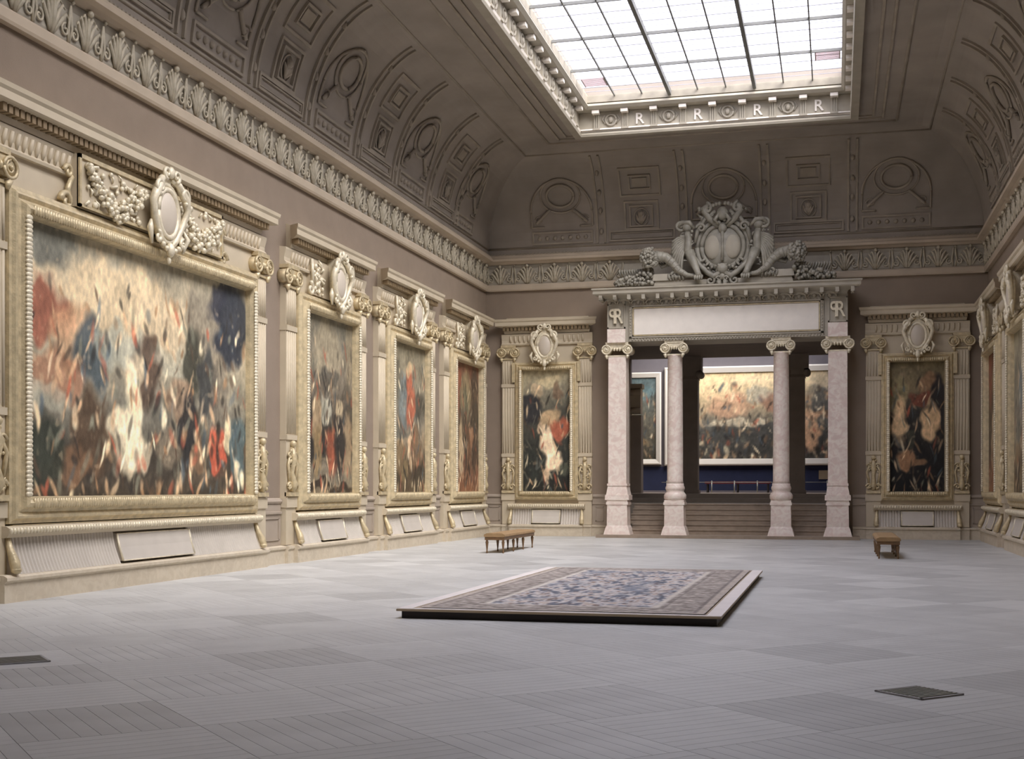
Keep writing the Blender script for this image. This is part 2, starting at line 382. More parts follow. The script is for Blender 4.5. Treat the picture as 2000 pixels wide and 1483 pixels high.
# entablature profile (y,z)
band = [(0, 7.60), (0.10, 7.60), (0.12, 7.64), (0.12, 7.76), (0.09, 7.80), (0, 7.80)]
corn = [(0, 8.40), (0.14, 8.42), (0.20, 8.47), (0.32, 8.49), (0.33, 8.56), (0.27, 8.60), (0.24, 8.66), (0.12, 8.72), (0, 8.72)]
frz = [(0, 7.80), (0.03, 7.80), (0.05, 7.86), (0.04, 8.30), (0.08, 8.40), (0, 8.40)]
def palmette():
    b = MB(); b2 = b
    for s_ in (-1, 1):
        for k, (dx, h) in enumerate(((0.05, 0.50), (0.13, 0.44), (0.21, 0.34))):
            pts = [(s_ * dx * 0.25, 0.03, 0.02), (s_ * dx * 0.6, 0.06, h * 0.45), (s_ * dx, 0.07, h * 0.8), (s_ * (dx + 0.06), 0.09, h), (s_ * (dx + 0.10), 0.10, h - 0.05)]
            b.tube(pts, [0.02, 0.034, 0.036, 0.026, 0.012], 6, 0.7)
        b.spiral((s_ * 0.30, 0.05, 0.14), 0.10, 1.2, 0.022, s_, PI / 2, 12)
        b.tube([(s_ * 0.40, 0.03, 0.0), (s_ * 0.37, 0.06, 0.2), (s_ * 0.40, 0.06, 0.42), (s_ * 0.405, 0.07, 0.52)], [0.02, 0.028, 0.03, 0.015], 5, 0.7)
    b.tube([(0, 0.03, 0), (0, 0.07, 0.25), (0, 0.09, 0.5)], [0.03, 0.045, 0.02], 6)
    b.ball((0, 0.12, 0.54), 0.05); b.ball((0.40, 0.10, 0.56), 0.028, 6, 4)
    return b.mesh('palmette', M['ornament'])
pal = palmette()
for side in ('L', 'R', 'B'):
    a, z_ = RANGE[side]
    nm = {'L': 'trim_1', 'R': 'trim_2', 'B': 'trim_3'}[side]
    e = wall_frame(nm, side); e['kind'] = 'structure'
    MB().prism(band, a, z_).build('architrave', M['entab'], e)
    MB().prism(frz, a, z_).build('frieze', M['frieze'], e)
    MB().prism(corn, a, z_).build('cornice', M['entab'], e)
    bd = MB(); n = int((z_ - a) / 0.11); vis0 = -YB if side == 'L' else a
    for k in range(n):
        x = a + (k + 0.5) * 0.11
        if side == 'L' and x > -12: break
        if side == 'R' and x < 24: continue
        bd.box(x - 0.03, x + 0.03, 0.10, 0.165, 8.66, 8.74)
    bd.build('bead_row', M['relief'], e, kind='stuff')
    sp = 0.82 if side != 'B' else 0.865
    n = int((z_ - a) / sp); off = ((z_ - a) - n * sp) / 2
    for k in range(n):
        x = a + off + (k + 0.5) * sp
        if side == 'L' and x > -12: break
        if side == 'R' and x < 24: continue
        if side == 'B' and 0.1 < x < 6.4: continue
        inst('palmette', pal, e, (x, 0.03, 7.82))

# dado and baseboard between the bays
def cuts(side):
    if side == 'L': return [(-(17.93 + 4.1), -(17.93 - 4.1))] + [(-(c + 2.2), -(c - 2.2)) for c in (25.1, 30.25, 35.37)]
    if side == 'R': return [((17.93 - 4.1), (17.93 + 4.1))] + [(c - 2.2, c + 2.2) for c in (25.1, 30.25, 35.37)]
    return [(8.67 - 1.42, 8.67 + 1.42), (-2.24 - 1.42, -2.24 + 1.42), (-0.45, 6.8)]
for side in ('L', 'R', 'B'):
    a, z_ = RANGE[side]; segs = []; cur = a
    for c0, c1 in sorted(cuts(side)):
        if c0 > cur: segs.append((cur, c0))
        cur = max(cur, c1)
    if cur < z_: segs.append((cur, z_))
    nm = {'L': 'baseboard_left', 'R': 'baseboard_right', 'B': 'baseboard_back'}[side]
    e = wall_frame(nm, side); e['kind'] = 'structure'
    t = wall_frame({'L': 'trim_4', 'R': 'trim_5', 'B': 'trim_6'}[side], side); t['kind'] = 'structure'
    for (x0, x1) in segs:
        if x1 - x0 < 0.06: continue
        MB().prism([(0, 0), (0.12, 0), (0.12, 0.27), (0.15, 0.29), (0.15, 0.33), (0, 0.36)], x0, x1).build('base_block', M['plinth'], e)
        MB().prism([(0, 1.17), (0.05, 1.18), (0.07, 1.22), (0.05, 1.26), (0, 1.29)], x0, x1).build('chair_rail', M['dado'], t)
        MB().prism([(0, 0.36), (0.03, 0.36), (0.03, 1.17), (0, 1.17)], x0, x1).build('dado_field', M['dado'], t)
        MB().prism([(0.03, 0.97), (0.06, 0.98), (0.06, 1.02), (0.03, 1.03)], x0, x1).build('moulding', M['dado'], t)
        if x1 - x0 > 0.4:
            g = 0.10
            b = MB().box(x0 + g, x1 - g, 0.03, 0.05, 0.46, 0.485).box(x0 + g, x1 - g, 0.03, 0.05, 0.88, 0.905).box(x0 + g, x0 + g + 0.025, 0.03, 0.05, 0.46, 0.905).box(x1 - g - 0.025, x1 - g, 0.03, 0.05, 0.46, 0.905)
            b.build('panel_moulding', M['dado'], t)

# ------------------------------------------------------------------ cove vault and ceiling
CA, CB_, CD0 = 2.0, 2.74, 0.10
def cv(t): return CD0 + CA * (1 - math.cos(t)), ZT + CB_ * math.sin(t)
prof = [(0.0, ZT), (CD0, ZT)] + [cv(PI / 2 * k / 18) for k in range(1, 19)] + [(3.64 - 0.02, ZT + CB_)]
vs, fs = [], []
WX0, WX1, WY0, WY1 = -7.02, 0.49, 8.40, 34.38        # inner edge of the ceiling around the light well
for (d, z) in prof[:-1]:
    vs += [(XL + d, YF + d, z), (XR - d, YF + d, z), (XR - d, YB - d, z), (XL + d, YB - d, z)]
vs += [(WX0, WY0, ZT + CB_), (WX1, WY0, ZT + CB_), (WX1, WY1, ZT + CB_), (WX0, WY1, ZT + CB_)]
n = len(prof)
for i in range(n - 1):
    for k in range(4):
        fs.append((i * 4 + k, i * 4 + (k + 1) % 4, (i + 1) * 4 + (k + 1) % 4, (i + 1) * 4 + k))
cb = MB().add(vs, fs)
# outer shell above, closing the attic
TZ = SZ + 0.02
for (x0, x1, y0, y1) in ((XL - 0.4, SX0 - 0.1, YF - 0.4, YB + 0.4), (SX1 + 0.1, XR + 0.4, YF - 0.4, YB + 0.4), (SX0 - 0.1, SX1 + 0.1, YF - 0.4, SY0 - 0.1), (SX0 - 0.1, SX1 + 0.1, SY1 + 0.1, YB + 0.4)):
    cb.box(x0, x1, y0, y1, TZ, TZ + 0.25)
for (x0, x1, y0, y1) in ((XL - 0.4, XL - 0.2, YF - 0.4, YB + 0.4), (XR + 0.2, XR + 0.4, YF - 0.4, YB + 0.4), (XL - 0.4, XR + 0.4, YF - 0.4, YF - 0.2), (XL - 0.4, XR + 0.4, YB + 0.2, YB + 0.4)):
    cb.box(x0, x1, y0, y1, ZT, TZ)
ceil = cb.build('ceiling', M['cove'], kind='structure')

def cpt(side, s, z, off):           # point on the cove: s along wall (world Y or X), z height, off = inward relief
    q = min(max((z - ZT) / CB_, 0), 1); t = math.asin(q)
    d, zz = cv(t); nd, nz = math.cos(t), -math.sin(t) * 0.75
    d += nd * off; zz += nz * off
    if side == 'L': return (XL + d, s, zz)
    if side == 'R': return (XR - d, s, zz)
    return (s, YB - d, zz)
def patch(b, side, s0, s1, z0, z1, h, ns=1, nzz=None):
    nzz = nzz or max(1, int((z1 - z0) / 0.25) + (3 if z1 > 10.4 and z1 - z0 > 0.3 else 0))
    g = []; tt0, tt1 = math.asin(min(1, (z0 - ZT) / CB_)), math.asin(min(1, (z1 - ZT) / CB_))
    for L in (-0.02, h):
        for i in range(ns + 1):
            for j in range(nzz + 1):
                z = ZT + CB_ * math.sin(tt0 + (tt1 - tt0) * j / nzz)
                g.append(cpt(side, s0 + (s1 - s0) * i / ns, z, L))
    m = (ns + 1) * (nzz + 1); ix = lambda l, i, j: l * m + i * (nzz + 1) + j
    f = [(ix(1, i, j), ix(1, i + 1, j), ix(1, i + 1, j + 1), ix(1, i, j + 1)) for i in range(ns) for j in range(nzz)]
    f += [(ix(0, i, j), ix(0, i + 1, j), ix(1, i + 1, j), ix(1, i, j)) for j in (0, nzz) for i in range(ns)]
    f += [(ix(0, i, j), ix(0, i, j + 1), ix(1, i, j + 1), ix(1, i, j)) for i in (0, ns) for j in range(nzz)]
    b.add(g, f)
def rect(b, side, s0, s1, z0, z1, w_=0.05, h=0.05):
    patch(b, side, s0, s1, z0, z0 + w_, h); patch(b, side, s0, s1, z1 - w_, z1, h)
    patch(b, side, s0, s0 + w_, z0 + w_, z1 - w_, h); patch(b, side, s1 - w_, s1, z0 + w_, z1 - w_, h)
def oval(b, side, sc, zc, R, Rz, w_, h, n=24, a0=0, a1=2 * PI):
    pts = [cpt(side, sc + R * math.cos(a0 + (a1 - a0) * i / n), min(zc + Rz * math.sin(a0 + (a1 - a0) * i / n), ZT + CB_ - 0.01), h * 0.6) for i in range(n + 1)]
    b.tube(pts, w_, 5)
def line(b, side, p, q, w_=0.03, h=0.03, n=6):
    b.tube([cpt(side, p[0] + (q[0] - p[0]) * i / n, p[1] + (q[1] - p[1]) * i / n, h) for i in range(n + 1)], w_, 5)
def motif_a(side, s):
    b = MB()
    rect(b, side, s - 1.0, s + 1.0, 8.98, 9.30); rect(b, side, s - 0.92, s + 0.92, 9.05, 9.23, 0.025, 0.04)
    rect(b, side, s - 0.52, s + 0.52, 9.30, 10.12); rect(b, side, s - 0.36, s + 0.36, 9.38, 10.0, 0.04, 0.07)
    b.build('coffer_frame', M['relief'], ceil)
    b = MB()
    for k in range(5):
        a = -0.8 + 0.4 * k
        b.tube([cpt(side, s, 9.46, 0.03), cpt(side, s + 0.13 * math.sin(a), 9.46 + 0.2 * math.cos(a), 0.08), cpt(side, s + 0.22 * math.sin(a), 9.46 + 0.40 * math.cos(a), 0.04)], [0.02, 0.05, 0.02], 5)
    b.ball(cpt(side, s, 9.75, 0.06), 0.09)
    oval(b, side, s, 9.66, 0.22, 0.25, 0.02, 0.05)
    b.build('shell_relief', M['relief'], ceil)
    b = MB(); rect(b, side, s - 0.62, s + 0.62, 10.24, 10.98, 0.05, 0.05); rect(b, side, s - 0.33, s + 0.33, 10.42, 10.8, 0.04, 0.07)
    patch(b, side, s - 0.22, s + 0.22, 10.5, 10.72, 0.05)
    b.build('upper_coffer', M['relief'], ceil)
    for sg in (-1, 1):
        b = MB()
        for dx in (1.12, 1.36):
            patch(b, side, s + sg * dx - 0.03, s + sg * dx + 0.03, 8.95, 11.28, 0.06)
        for zz in (9.3, 9.9, 10.4, 10.9):
            b.ball(cpt(side, s + sg * 1.24, zz, 0.03), (0.06, 0.06, 0.1))
        b.build('rib_band', M['relief'], ceil)
def motif_b(side, s):
    b = MB()
    oval(b, side, s, 10.36, 0.42, 0.30, 0.045, 0.07); oval(b, side, s, 10.36, 0.62, 0.46, 0.03, 0.05)
    b.build('medallion', M['relief'], ceil)
    b = MB(); pts = []
    oval(b, side, s, 9.95, 0.95, 0.85, 0.035, 0.05, 20, 0.0, PI)
    for sg in (-1, 1):
        line(b, side, (s + sg * 0.95, 9.95), (s + sg * 0.95, 9.5)); line(b, side, (s + sg * 0.95, 9.5), (s + sg * 0.55, 9.5))
        b.spiral(cpt(side, s + sg * 0.7, 9.72, 0.04), 0.13, 1.3, 0.025, sg)
        line(b, side, (s + sg * 0.35, 10.0), (s + sg * 0.8, 9.62), 0.05, 0.05)
    b.build('arch_relief', M['relief'], ceil)
    b = MB(); rect(b, side, s - 0.95, s + 0.95, 8.98, 9.36); 
    for k in range(7): b.ball(cpt(side, s - 0.72 + 0.24 * k, 9.17, 0.01), 0.07, 6, 4)
    b.build('garland_panel', M['relief'], ceil)
for s in (12.3, 17.53, 22.66, 27.85, 33.0): motif_a('L', s)
for s in (14.95, 20.1, 25.25, 30.4, 35.0): motif_b('L', s)
for s in (27.85, 33.0): motif_a('R', s)
for s in (25.25, 30.4, 35.0): motif_b('R', s)
for s in (-5.7, -0.8): motif_a('B', s)
for s in (-8.15, -3.24, 1.65): motif_b('B', s)
# plain moulded lines round the vault, mitred at the corners
for z, w_, nm in ((8.90, 0.035, 'lower_moulding'), (11.34, 0.03, 'upper_moulding'), (11.39, 0.04, 'crown_moulding')):
    b = MB(); t = math.asin(min(0.9999, (z - ZT) / CB_)); d, zz = cv(t)
    if nm == 'crown_moulding': d, zz = 2.6, ZT + CB_
    pts = [(XL + d, YF + d, zz), (XL + d, YB - d, zz), (XR - d, YB - d, zz), (XR - d, YF + d, zz), (XL + d, YF + d, zz)]
    for k in range(4): b.tube([pts[k], pts[k + 1]], w_, 6)
    b.build(nm, M['relief'], ceil)
b = MB(); zz = ZT + CB_
for d in (2.95, 3.2):
    for (x0, x1, y0, y1) in ((XL + d, XL + d + 0.06, YF + d, YB - d), (XR - d - 0.06, XR - d, YF + d, YB - d), (XL + d, XR - d, YB - d - 0.06, YB - d)):
        b.box(x0, x1, y0, y1, zz - 0.04, zz + 0.01)
b.build('ceiling_fillet', M['relief'], ceil)

# ------------------------------------------------------------------ skylight
sk = empty('window_1', (0, 0, 0), kind='structure')
# the well: four moulded sides.  profile (out from inner face, z)
def well_side(nm, p0, p1, inward):
    """p0->p1 along the side (world xy at the glass edge); inward = unit vector into the opening"""
    d = Vector((p1[0] - p0[0], p1[1] - p0[1], 0)); L = d.length; d.normalize(); inw = Vector((inward[0], inward[1], 0))
    mt = Matrix(((d.x, inw.x, 0, p0[0]), (d.y, inw.y, 0, p0[1]), (0, 0, 1, 0), (0, 0, 0, 1)))
    def run(prof, name, m, ext=True):
        n = len(prof); v = []
        for (y, z) in prof: v.append((y if ext else 0, y, z))
        for (y, z) in prof: v.append((L - (y if ext else 0), y, z))
        f = [(i, (i + 1) % n, (i + 1) % n + n, i + n) for i in range(n)] + [tuple(range(n)), tuple(range(2 * n - 1, n - 1, -1))]
        return MB().add(v, f, mtx=mt).build(name, m, sk)
    run([(-0.42, 11.24), (-0.22, 11.24), (-0.20, 11.30), (-0.24, 11.36), (-0.42, 11.38)], 'lower_fillet', M['portal'])
    run([(-0.36, 11.37), (-0.24, 11.37), (-0.22, 11.42), (-0.26, 11.46), (-0.40, 11.46)], 'bead_fillet', M['white'])
    run([(-0.40, 11.44), (-0.30, 11.44), (-0.30, 11.92), (-0.40, 11.92)], 'frieze', M['portal'])
    run([(-0.40, 11.92), (-0.05, 11.94), (0.02, 12.02), (0.0, 12.08), (-0.10, 12.12), (-0.40, 12.12)], 'cornice', M['portal'])
    run([(-0.40, 12.12), (-0.02, 12.12), (0.0, 12.31), (-0.40, 12.31)], 'upper_band', M['frieze'])
    sp = 0.80; n = int((L + 0.4) / sp); off = (L - (n - 1) * sp) / 2
    tri = MB()
    for k in (-1, 0, 1): tri.box(k * 0.055 - 0.018, k * 0.055 + 0.018, 0, 0.05, 0, 0.44)
    tri.box(-0.10, 0.10, 0, 0.02, 0, 0.44).box(-0.11, 0.11, 0, 0.06, 0.44, 0.48).box(-0.10, 0.10, 0, 0.10, -0.06, 0.0)
    tm = tri.mesh('triglyph', M['portal'])
    bk = MB().box(-0.10, 0.10, 0, 0.22, 0, 0.09).mesh('bracket', M['white'])
    wr = MB(); wr.ring((0, 0.02, 0.2), 0.15, 0.03, 14, 5).ball((0, 0.03, 0.2), (0.07, 0.04, 0.09), 6, 4)
    for s_ in (-1, 1): wr.tube([(s_ * 0.16, 0.02, 0.1), (s_ * 0.24, 0.02, 0.22), (s_ * 0.17, 0.02, 0.34)], 0.02, 5)
    wm = wr.mesh('rosette', M['frieze'])
    rot = mt.to_euler()
    for k in range(n):
        q = off + k * sp; p = p0[0] + d.x * q, p0[1] + d.y * q
        if p[1] < 20: continue
        def put(nm_, me, y, z, dq=0):
            o = inst(nm_, me, sk); o.matrix_local = mt @ Matrix.Translation((q + dq, y, z)); return o
        put('triglyph', tm, -0.30, 11.46); put('bracket', bk, -0.30, 11.84)
        if k < n - 1:
            if nm == 'far' and k % 2 == 1: put('monogram', RM, -0.29, 11.53, sp / 2)
            else: put('rosette', wm, -0.30, 11.48, sp / 2)
def text_mesh(s, size, depth, name, m, mirror=False):
    cu = bpy.data.curves.new(name, 'FONT'); cu.body = s; cu.size = size; cu.extrude = depth; cu.align_x = 'CENTER'; cu.offset = size * 0.012
    o = bpy.data.objects.new('tmp', cu); C.objects.link(o); bpy.context.view_layer.update()
    me = bpy.data.meshes.new_from_object(o.evaluated_get(bpy.context.evaluated_depsgraph_get())); bpy.data.objects.remove(o)
    # stand upright facing +y : font x -> -x (viewer looks along -y), font y -> z
    for v in me.vertices:
        x, y, z = v.co; v.co = ((x if mirror else -x), z, y)
    if mirror: me.flip_normals()
    me.materials.clear(); me.materials.append(m); me.name = name; return me
RM = text_mesh('R', 0.42, 0.02, 'monogram', M['white'], mirror=True)
well_side('far', (SX0, SY1), (SX1, SY1), (0, -1)); 
well_side('left', (SX0, SY0), (SX0, SY1), (1, 0)); well_side('right', (SX1, SY0), (SX1, SY1), (-1, 0)); well_side('near', (SX0, SY0), (SX1, SY0), (0, 1))
NXP = 9; pw_ = (SX1 - SX0) / NXP; ph_ = 0.75; NYP = int((SY1 - SY0) / ph_)
pane = MB().box(-pw_ / 2 + 0.012, pw_ / 2 - 0.012, -ph_ / 2 + 0.01, ph_ / 2 - 0.01, 0, 0.006).mesh('pane', M['glass'])
rest = MB(); cnt = 0
for j in range(NYP + 1):
    yc = SY1 - (j + 0.5) * ph_
    for i in range(NXP):
        xc = SX0 + (i + 0.5) * pw_
        if yc > 26.2: inst('pane', pane, sk, (xc, yc, SZ - 0.0))
        elif yc > SY0 + 0.3: rest.box(xc - pw_ / 2 + 0.012, xc + pw_ / 2 - 0.012, yc - ph_ / 2 + 0.01, yc + ph_ / 2 - 0.01, SZ, SZ + 0.006)
rest.build('distant_panes', M['glass'], sk, kind='stuff')
for i in range(1, NXP):
    wv = 0.045 if i % 3 == 0 else 0.016; hh = 0.14 if i % 3 == 0 else 0.05
    MB().box(SX0 + i * pw_ - wv, SX0 + i * pw_ + wv, SY0, SY1, SZ - hh, SZ - 0.002).build('glazing_bar', M['bar'], sk)
j = 1
while SY1 - j * ph_ > SY0:
    y = SY1 - j * ph_; hv = j % 3 == 0
    MB().box(SX0, SX1, y - (0.02 if hv else 0.012), y + (0.02 if hv else 0.012), SZ - (0.07 if hv else 0.02), SZ - 0.001).build('cross_bar', M['bar'] if hv else M['barlight'], sk)
    MB().box(SX0, SX1, y + ph_ / 2 - 0.006, y + ph_ / 2 + 0.006, SZ - 0.012, SZ - 0.001).build('pane_lap', M['barlight'], sk)
    j += 1
for (vx, vy, nm) in ((-6.25, 33.0, 0), (-0.22, 32.35, 1)):
    b = MB()
    for k in range(9): b.box(vx - 0.30, vx + 0.30, vy - 0.32 + k * 0.075, vy - 0.29 + k * 0.075, SZ - 0.03, SZ - 0.012)
    b.box(vx - 0.31, vx - 0.28, vy - 0.33, vy + 0.33, SZ - 0.035, SZ - 0.01).box(vx + 0.28, vx + 0.31, vy - 0.33, vy + 0.33, SZ - 0.035, SZ - 0.01)
    b.build('vent_lattice', M['vent'], sk)

# ------------------------------------------------------------------ picture bays
def ionic(b, w_, y0, y1, z0, h):
    """capital: shaft half width w_, from y0 to y1, bottom z0, height h"""
    b.box(-w_ * 1.2, w_ * 1.2, y0, y1 + 0.05, z0 + h * 0.84, z0 + h)
    b.box(-w_ * 1.05, w_ * 1.05, y0, y1 + 0.03, z0 + h * 0.55, z0 + h * 0.84)
    b.box(-w_ * 0.98, w_ * 0.98, y0, y1 + 0.01, z0, z0 + h * 0.10)
    for k in range(5): b.ball((-w_ * 0.6 + k * w_ * 0.3, y1 + 0.03, z0 + h * 0.5), (w_ * 0.13, 0.04, h * 0.14), 6, 4)
    R = h * 0.36
    for s_ in (-1, 1):
        cx = s_ * w_ * 1.12
        b.tube([(cx, y0 + 0.01, z0 + h * 0.48), (cx, y1 + 0.05, z0 + h * 0.48)], R * 0.86, 12)
        b.ring((cx, y1 + 0.06, z0 + h * 0.48), R * 0.85, R * 0.16, 14, 5)
        b.spiral((cx, y1 + 0.06, z0 + h * 0.48), R * 0.62, 1.3, R * 0.12, s_, PI / 2, 12)
        b.ball((cx, y1 + 0.07, z0 + h * 0.48), R * 0.2, 6, 4)
        b.tube([(cx, y1 + 0.02, z0 + h * 0.1), (cx - s_ * 0.02, y1 + 0.03, z0 - h * 0.15)], [R * 0.4, R * 0.15], 6)
    return b
def leaf_relief(b, x0, x1, z0, z1, y, n, seed, r0=0.05):
    r = random.Random(seed)
    for k in range(n):
        x, z = r.uniform(x0, x1), r.uniform(z0, z1); a = r.uniform(0, PI); q = r.uniform(0.6, 1.3) * r0
        if r.random() < 0.5: b.ball((x, y + r.uniform(0, 0.03), z), (q, q * 0.8, q), 6, 4)
        else: b.tube([(x - q * 1.6 * math.cos(a), y, z - q * 1.6 * math.sin(a)), (x, y + q, z), (x + q * 1.6 * math.cos(a + 0.4), y, z + q * 1.6 * math.sin(a + 0.4))], [q * 0.3, q * 0.55, q * 0.25], 5)
def cartouche_into(e, wid=0.5, z0=5.28, z1=6.43, y=0.26):
    c = (z0 + z1) / 2 - 0.03; hz = (z1 - z0) / 2
    b = MB()
    b.ring((0, y, c), wid * 0.58, 0.05, 22, 6, hz * 0.60); b.ring((0, y - 0.03, c), wid * 0.72, 0.05, 22, 6, hz * 0.72)
    for s_ in (-1, 1):
        b.tube([(s_ * wid * 0.2, y, z1 - 0.10), (s_ * wid * 0.5, y + 0.05, z1 - 0.16), (s_ * wid * 0.85, y + 0.08, c + hz * 0.45), (s_ * wid * 1.0, y + 0.06, c + hz * 0.2), (s_ * wid * 0.78, y + 0.02, c - hz * 0.25), (s_ * wid * 0.45, y, z0 + 0.2), (s_ * wid * 0.2, y, z0 + 0.06)], [0.05, 0.06, 0.075, 0.06, 0.055, 0.06, 0.04], 7)
        b.spiral((s_ * wid * 0.72, y + 0.10, c + hz * 0.55), 0.13, 1.4, 0.04, s_, -PI / 2)
        b.spiral((s_ * wid * 0.72, y + 0.06, z0 + 0.17), 0.09, 1.2, 0.035, s_, PI / 2)
        b.spiral((s_ * wid * 0.28, y + 0.08, z1 - 0.05), 0.10, 1.3, 0.035, s_, -PI / 2)
        b.tube([(s_ * wid * 0.95, y, c - hz * 0.3), (s_ * wid * 1.1, y + 0.03, c - hz * 0.5), (s_ * wid * 0.9, y, z0 + 0.05)], [0.02, 0.05, 0.02], 6)
        for k in range(3): b.ball((s_ * wid * (0.25 + 0.2 * k), y + 0.06, z0 + 0.03 + 0.05 * k), 0.045, 6, 4)
    b.ball((0, y + 0.06, z1 - 0.02), (0.08, 0.06, 0.10)); b.ball((0, y + 0.05, z0 + 0.02), (0.08, 0.07, 0.12)); b.ball((0, y + 0.02, z0 - 0.13), (0.04, 0.04, 0.08), 6, 4)
    b.box(-0.10, 0.10, 0.05, y, 5.49, z1 - 0.1)
    o = b.build('cartouche', M['goldlite'], e)
    MB().ball((0, y - 0.01, c), (wid * 0.52, 0.09, hz * 0.55), 20, 10).build('oval_boss', M['boss'], o)
def make_bay(name, loc, rz, label, group, hw, fo, pc, pw, ch, sh, pl, kind, big=False, carved=True, prj=1.0):
    e = empty(name, loc, rz, label, 'picture surround', group)
    y1 = 0.34
    # plinth and its cap
    MB().prism([(0, 0), (0.28, 0), (0.28, 0.26), (0.32, 0.29), (0.32, 0.33), (0.26, 0.36), (0, 0.36)], -pl + 0.26, pl - 0.26).build('plinth', M['plinth'], e)
    for s_ in (-1, 1):
        b = MB().prism([(0, 0), (0.19, 0), (0.19, 0.26), (0.22, 0.29), (0.22, 0.34), (0, 0.36)], min(s_ * (pl - 0.26), s_ * pl), max(s_ * (pl - 0.26), s_ * pl))
        b.build('pilaster_foot', M['plinth'], e)
    MB().box(-pc - pw / 2 + 0.012, pc + pw / 2 - 0.012, 0, 0.06, 0.36, 5.9).build('backing', M['stone'], e)
    # fluted battered panels, plaque between them, gilded corner consoles
    ph = min(0.78 if not big else 1.08, sh * 0.36)
    bat = lambda z: 0.12 + 0.13 * ((0.84 - z) / 0.46) ** 1.6 if z < 0.84 else 0.12
    zs_ = [0.36 + 0.48 * k / 5 for k in range(6)]
    for s_ in (-1, 1):
        b = MB(); x0, x1 = ph + 0.02, sh - 0.12; nf = max(6, int((x1 - x0) / 0.075)); st = (x1 - x0) / nf
        for k in range(nf):
            xa, xb = s_ * (x0 + k * st), s_ * (x0 + (k + 1) * st)
            if xa > xb: xa, xb = xb, xa
            g = (xb - xa) * 0.30
            vs = []
            for z in zs_:
                y = bat(z); vs += [(xa, y - 0.02, z), (xa + g, y + 0.01, z), (xb - g, y + 0.01, z), (xb, y - 0.02, z)]
            fs = [(r * 4 + c, (r + 1) * 4 + c, (r + 1) * 4 + c + 1, r * 4 + c + 1) for r in range(5) for c in range(3)]
            b.add(vs, [f[::-1] for f in fs])
        pr = [(0.05, 0.36)] + [(bat(z) - 0.025, z) for z in zs_] + [(0.05, 0.84)]
        b.prism(pr, min(s_ * x0, s_ * x1), max(s_ * x0, s_ * x1))
        b.build('fluted_panel', M['panel'], e)
        b = MB(); pts = [(s_ * (sh - 0.10), 0.14, 0.84), (s_ * (sh - 0.09), 0.19, 0.70), (s_ * (sh - 0.08), 0.27, 0.52), (s_ * (sh - 0.06), 0.31, 0.40)]
        b.tube(pts, [0.04, 0.045, 0.07, 0.06], 8); b.ball((s_ * (sh - 0.07), 0.30, 0.42), (0.075, 0.07, 0.055), 8, 5)
        b.box(min(s_ * (sh - 0.12), s_ * (sh - 0.02)), max(s_ * (sh - 0.12), s_ * (sh - 0.02)), 0.0, 0.118, 0.36, 0.84)
        b.build('corner_console', M['gold'], e)
    b = MB().prism([(0.05, 0.38), (bat(0.4) + 0.04, 0.40), (bat(0.6) + 0.05, 0.6), (bat(0.8) + 0.05, 0.8), (0.05, 0.82)], -ph, ph)
    pq_ = b.build('plaque', M['panel'], e)
    b = MB()
    for s_ in (-1, 1): b.tube([(s_ * ph, bat(0.4) + 0.04, 0.40), (s_ * ph, bat(0.6) + 0.05, 0.6), (s_ * ph, bat(0.8) + 0.05, 0.8)], 0.018, 5)
    for zz in (0.40, 0.80): b.tube([(-ph, bat(zz) + 0.045, zz), (ph, bat(zz) + 0.045, zz)], 0.010, 5)
    b.build('plaque_rim', M['goldlite'], pq_)
    # sill with roped edge
    MB().prism([(0, 0.83), (0.20, 0.84), (0.24, 0.88), (0.25, 0.96), (0.20, 0.99), (0, 1.0)], -sh, sh, ret=0.0).build('sill', M['stone'], e)
    b = MB(); nr = int(2 * sh / 0.07)
    for k in range(nr): b.ball((-sh + (k + 0.5) * 2 * sh / nr, 0.25, 0.93), (0.030, 0.03, 0.045), 6, 4)
    b.build('rope_moulding', M['goldlite'], e, kind='stuff')
    # ledge under the frame
    MB().prism([(0, 0.985), (0.17, 0.985), (0.20, 0.995), (0.20, 1.004), (0, 1.005)], -fo + 0.06, fo - 0.06).build('lower_ledge', M['gold'], e)
    # pilasters
    for s_ in (-1, 1):
        p = empty('pilaster', (s_ * pc, 0, 0)); p.parent = e
        b = MB().box(-pw / 2, pw / 2, 0, 0.13, 0.36, 5.44)
        b.box(-pw / 2 - 0.02, pw / 2 + 0.02, 0, 0.16, 1.10, 1.30).box(-pw / 2 - 0.015, pw / 2 + 0.015, 0, 0.16, 2.44, 2.54).box(-pw / 2 - 0.015, pw / 2 + 0.015, 0, 0.16, 4.60, 4.70)
        b.build('shaft', M['stone'], p)
        b = MB()
        for k in range(5):
            x = -pw / 2 + (k + 0.5) * pw / 5; b.tube([(x, 0.13, 2.56), (x, 0.13, 4.58)], pw * 0.055, 6); b.tube([(x, 0.13, 4.72), (x, 0.13, 5.4)], pw * 0.055, 6)
        b.build('fluting', M['stone'], p)
        ionic(MB(), pw * 0.47, 0.0, 0.15, 5.45, 0.45).build('capital', M['gold'], p)
        b = MB(); b.ball((0, 0.18, 2.36), 0.07); b.tube([(0, 0.15, 2.3), (0, 0.20, 2.1), (0, 0.15, 1.8), (0, 0.20, 1.55), (0, 0.16, 1.42)], [0.04, 0.07, 0.05, 0.08, 0.05], 8)
        leaf_relief(b, -pw * 0.4, pw * 0.4, 1.45, 2.3, 0.15, 22, 77 + int(s_), 0.035)
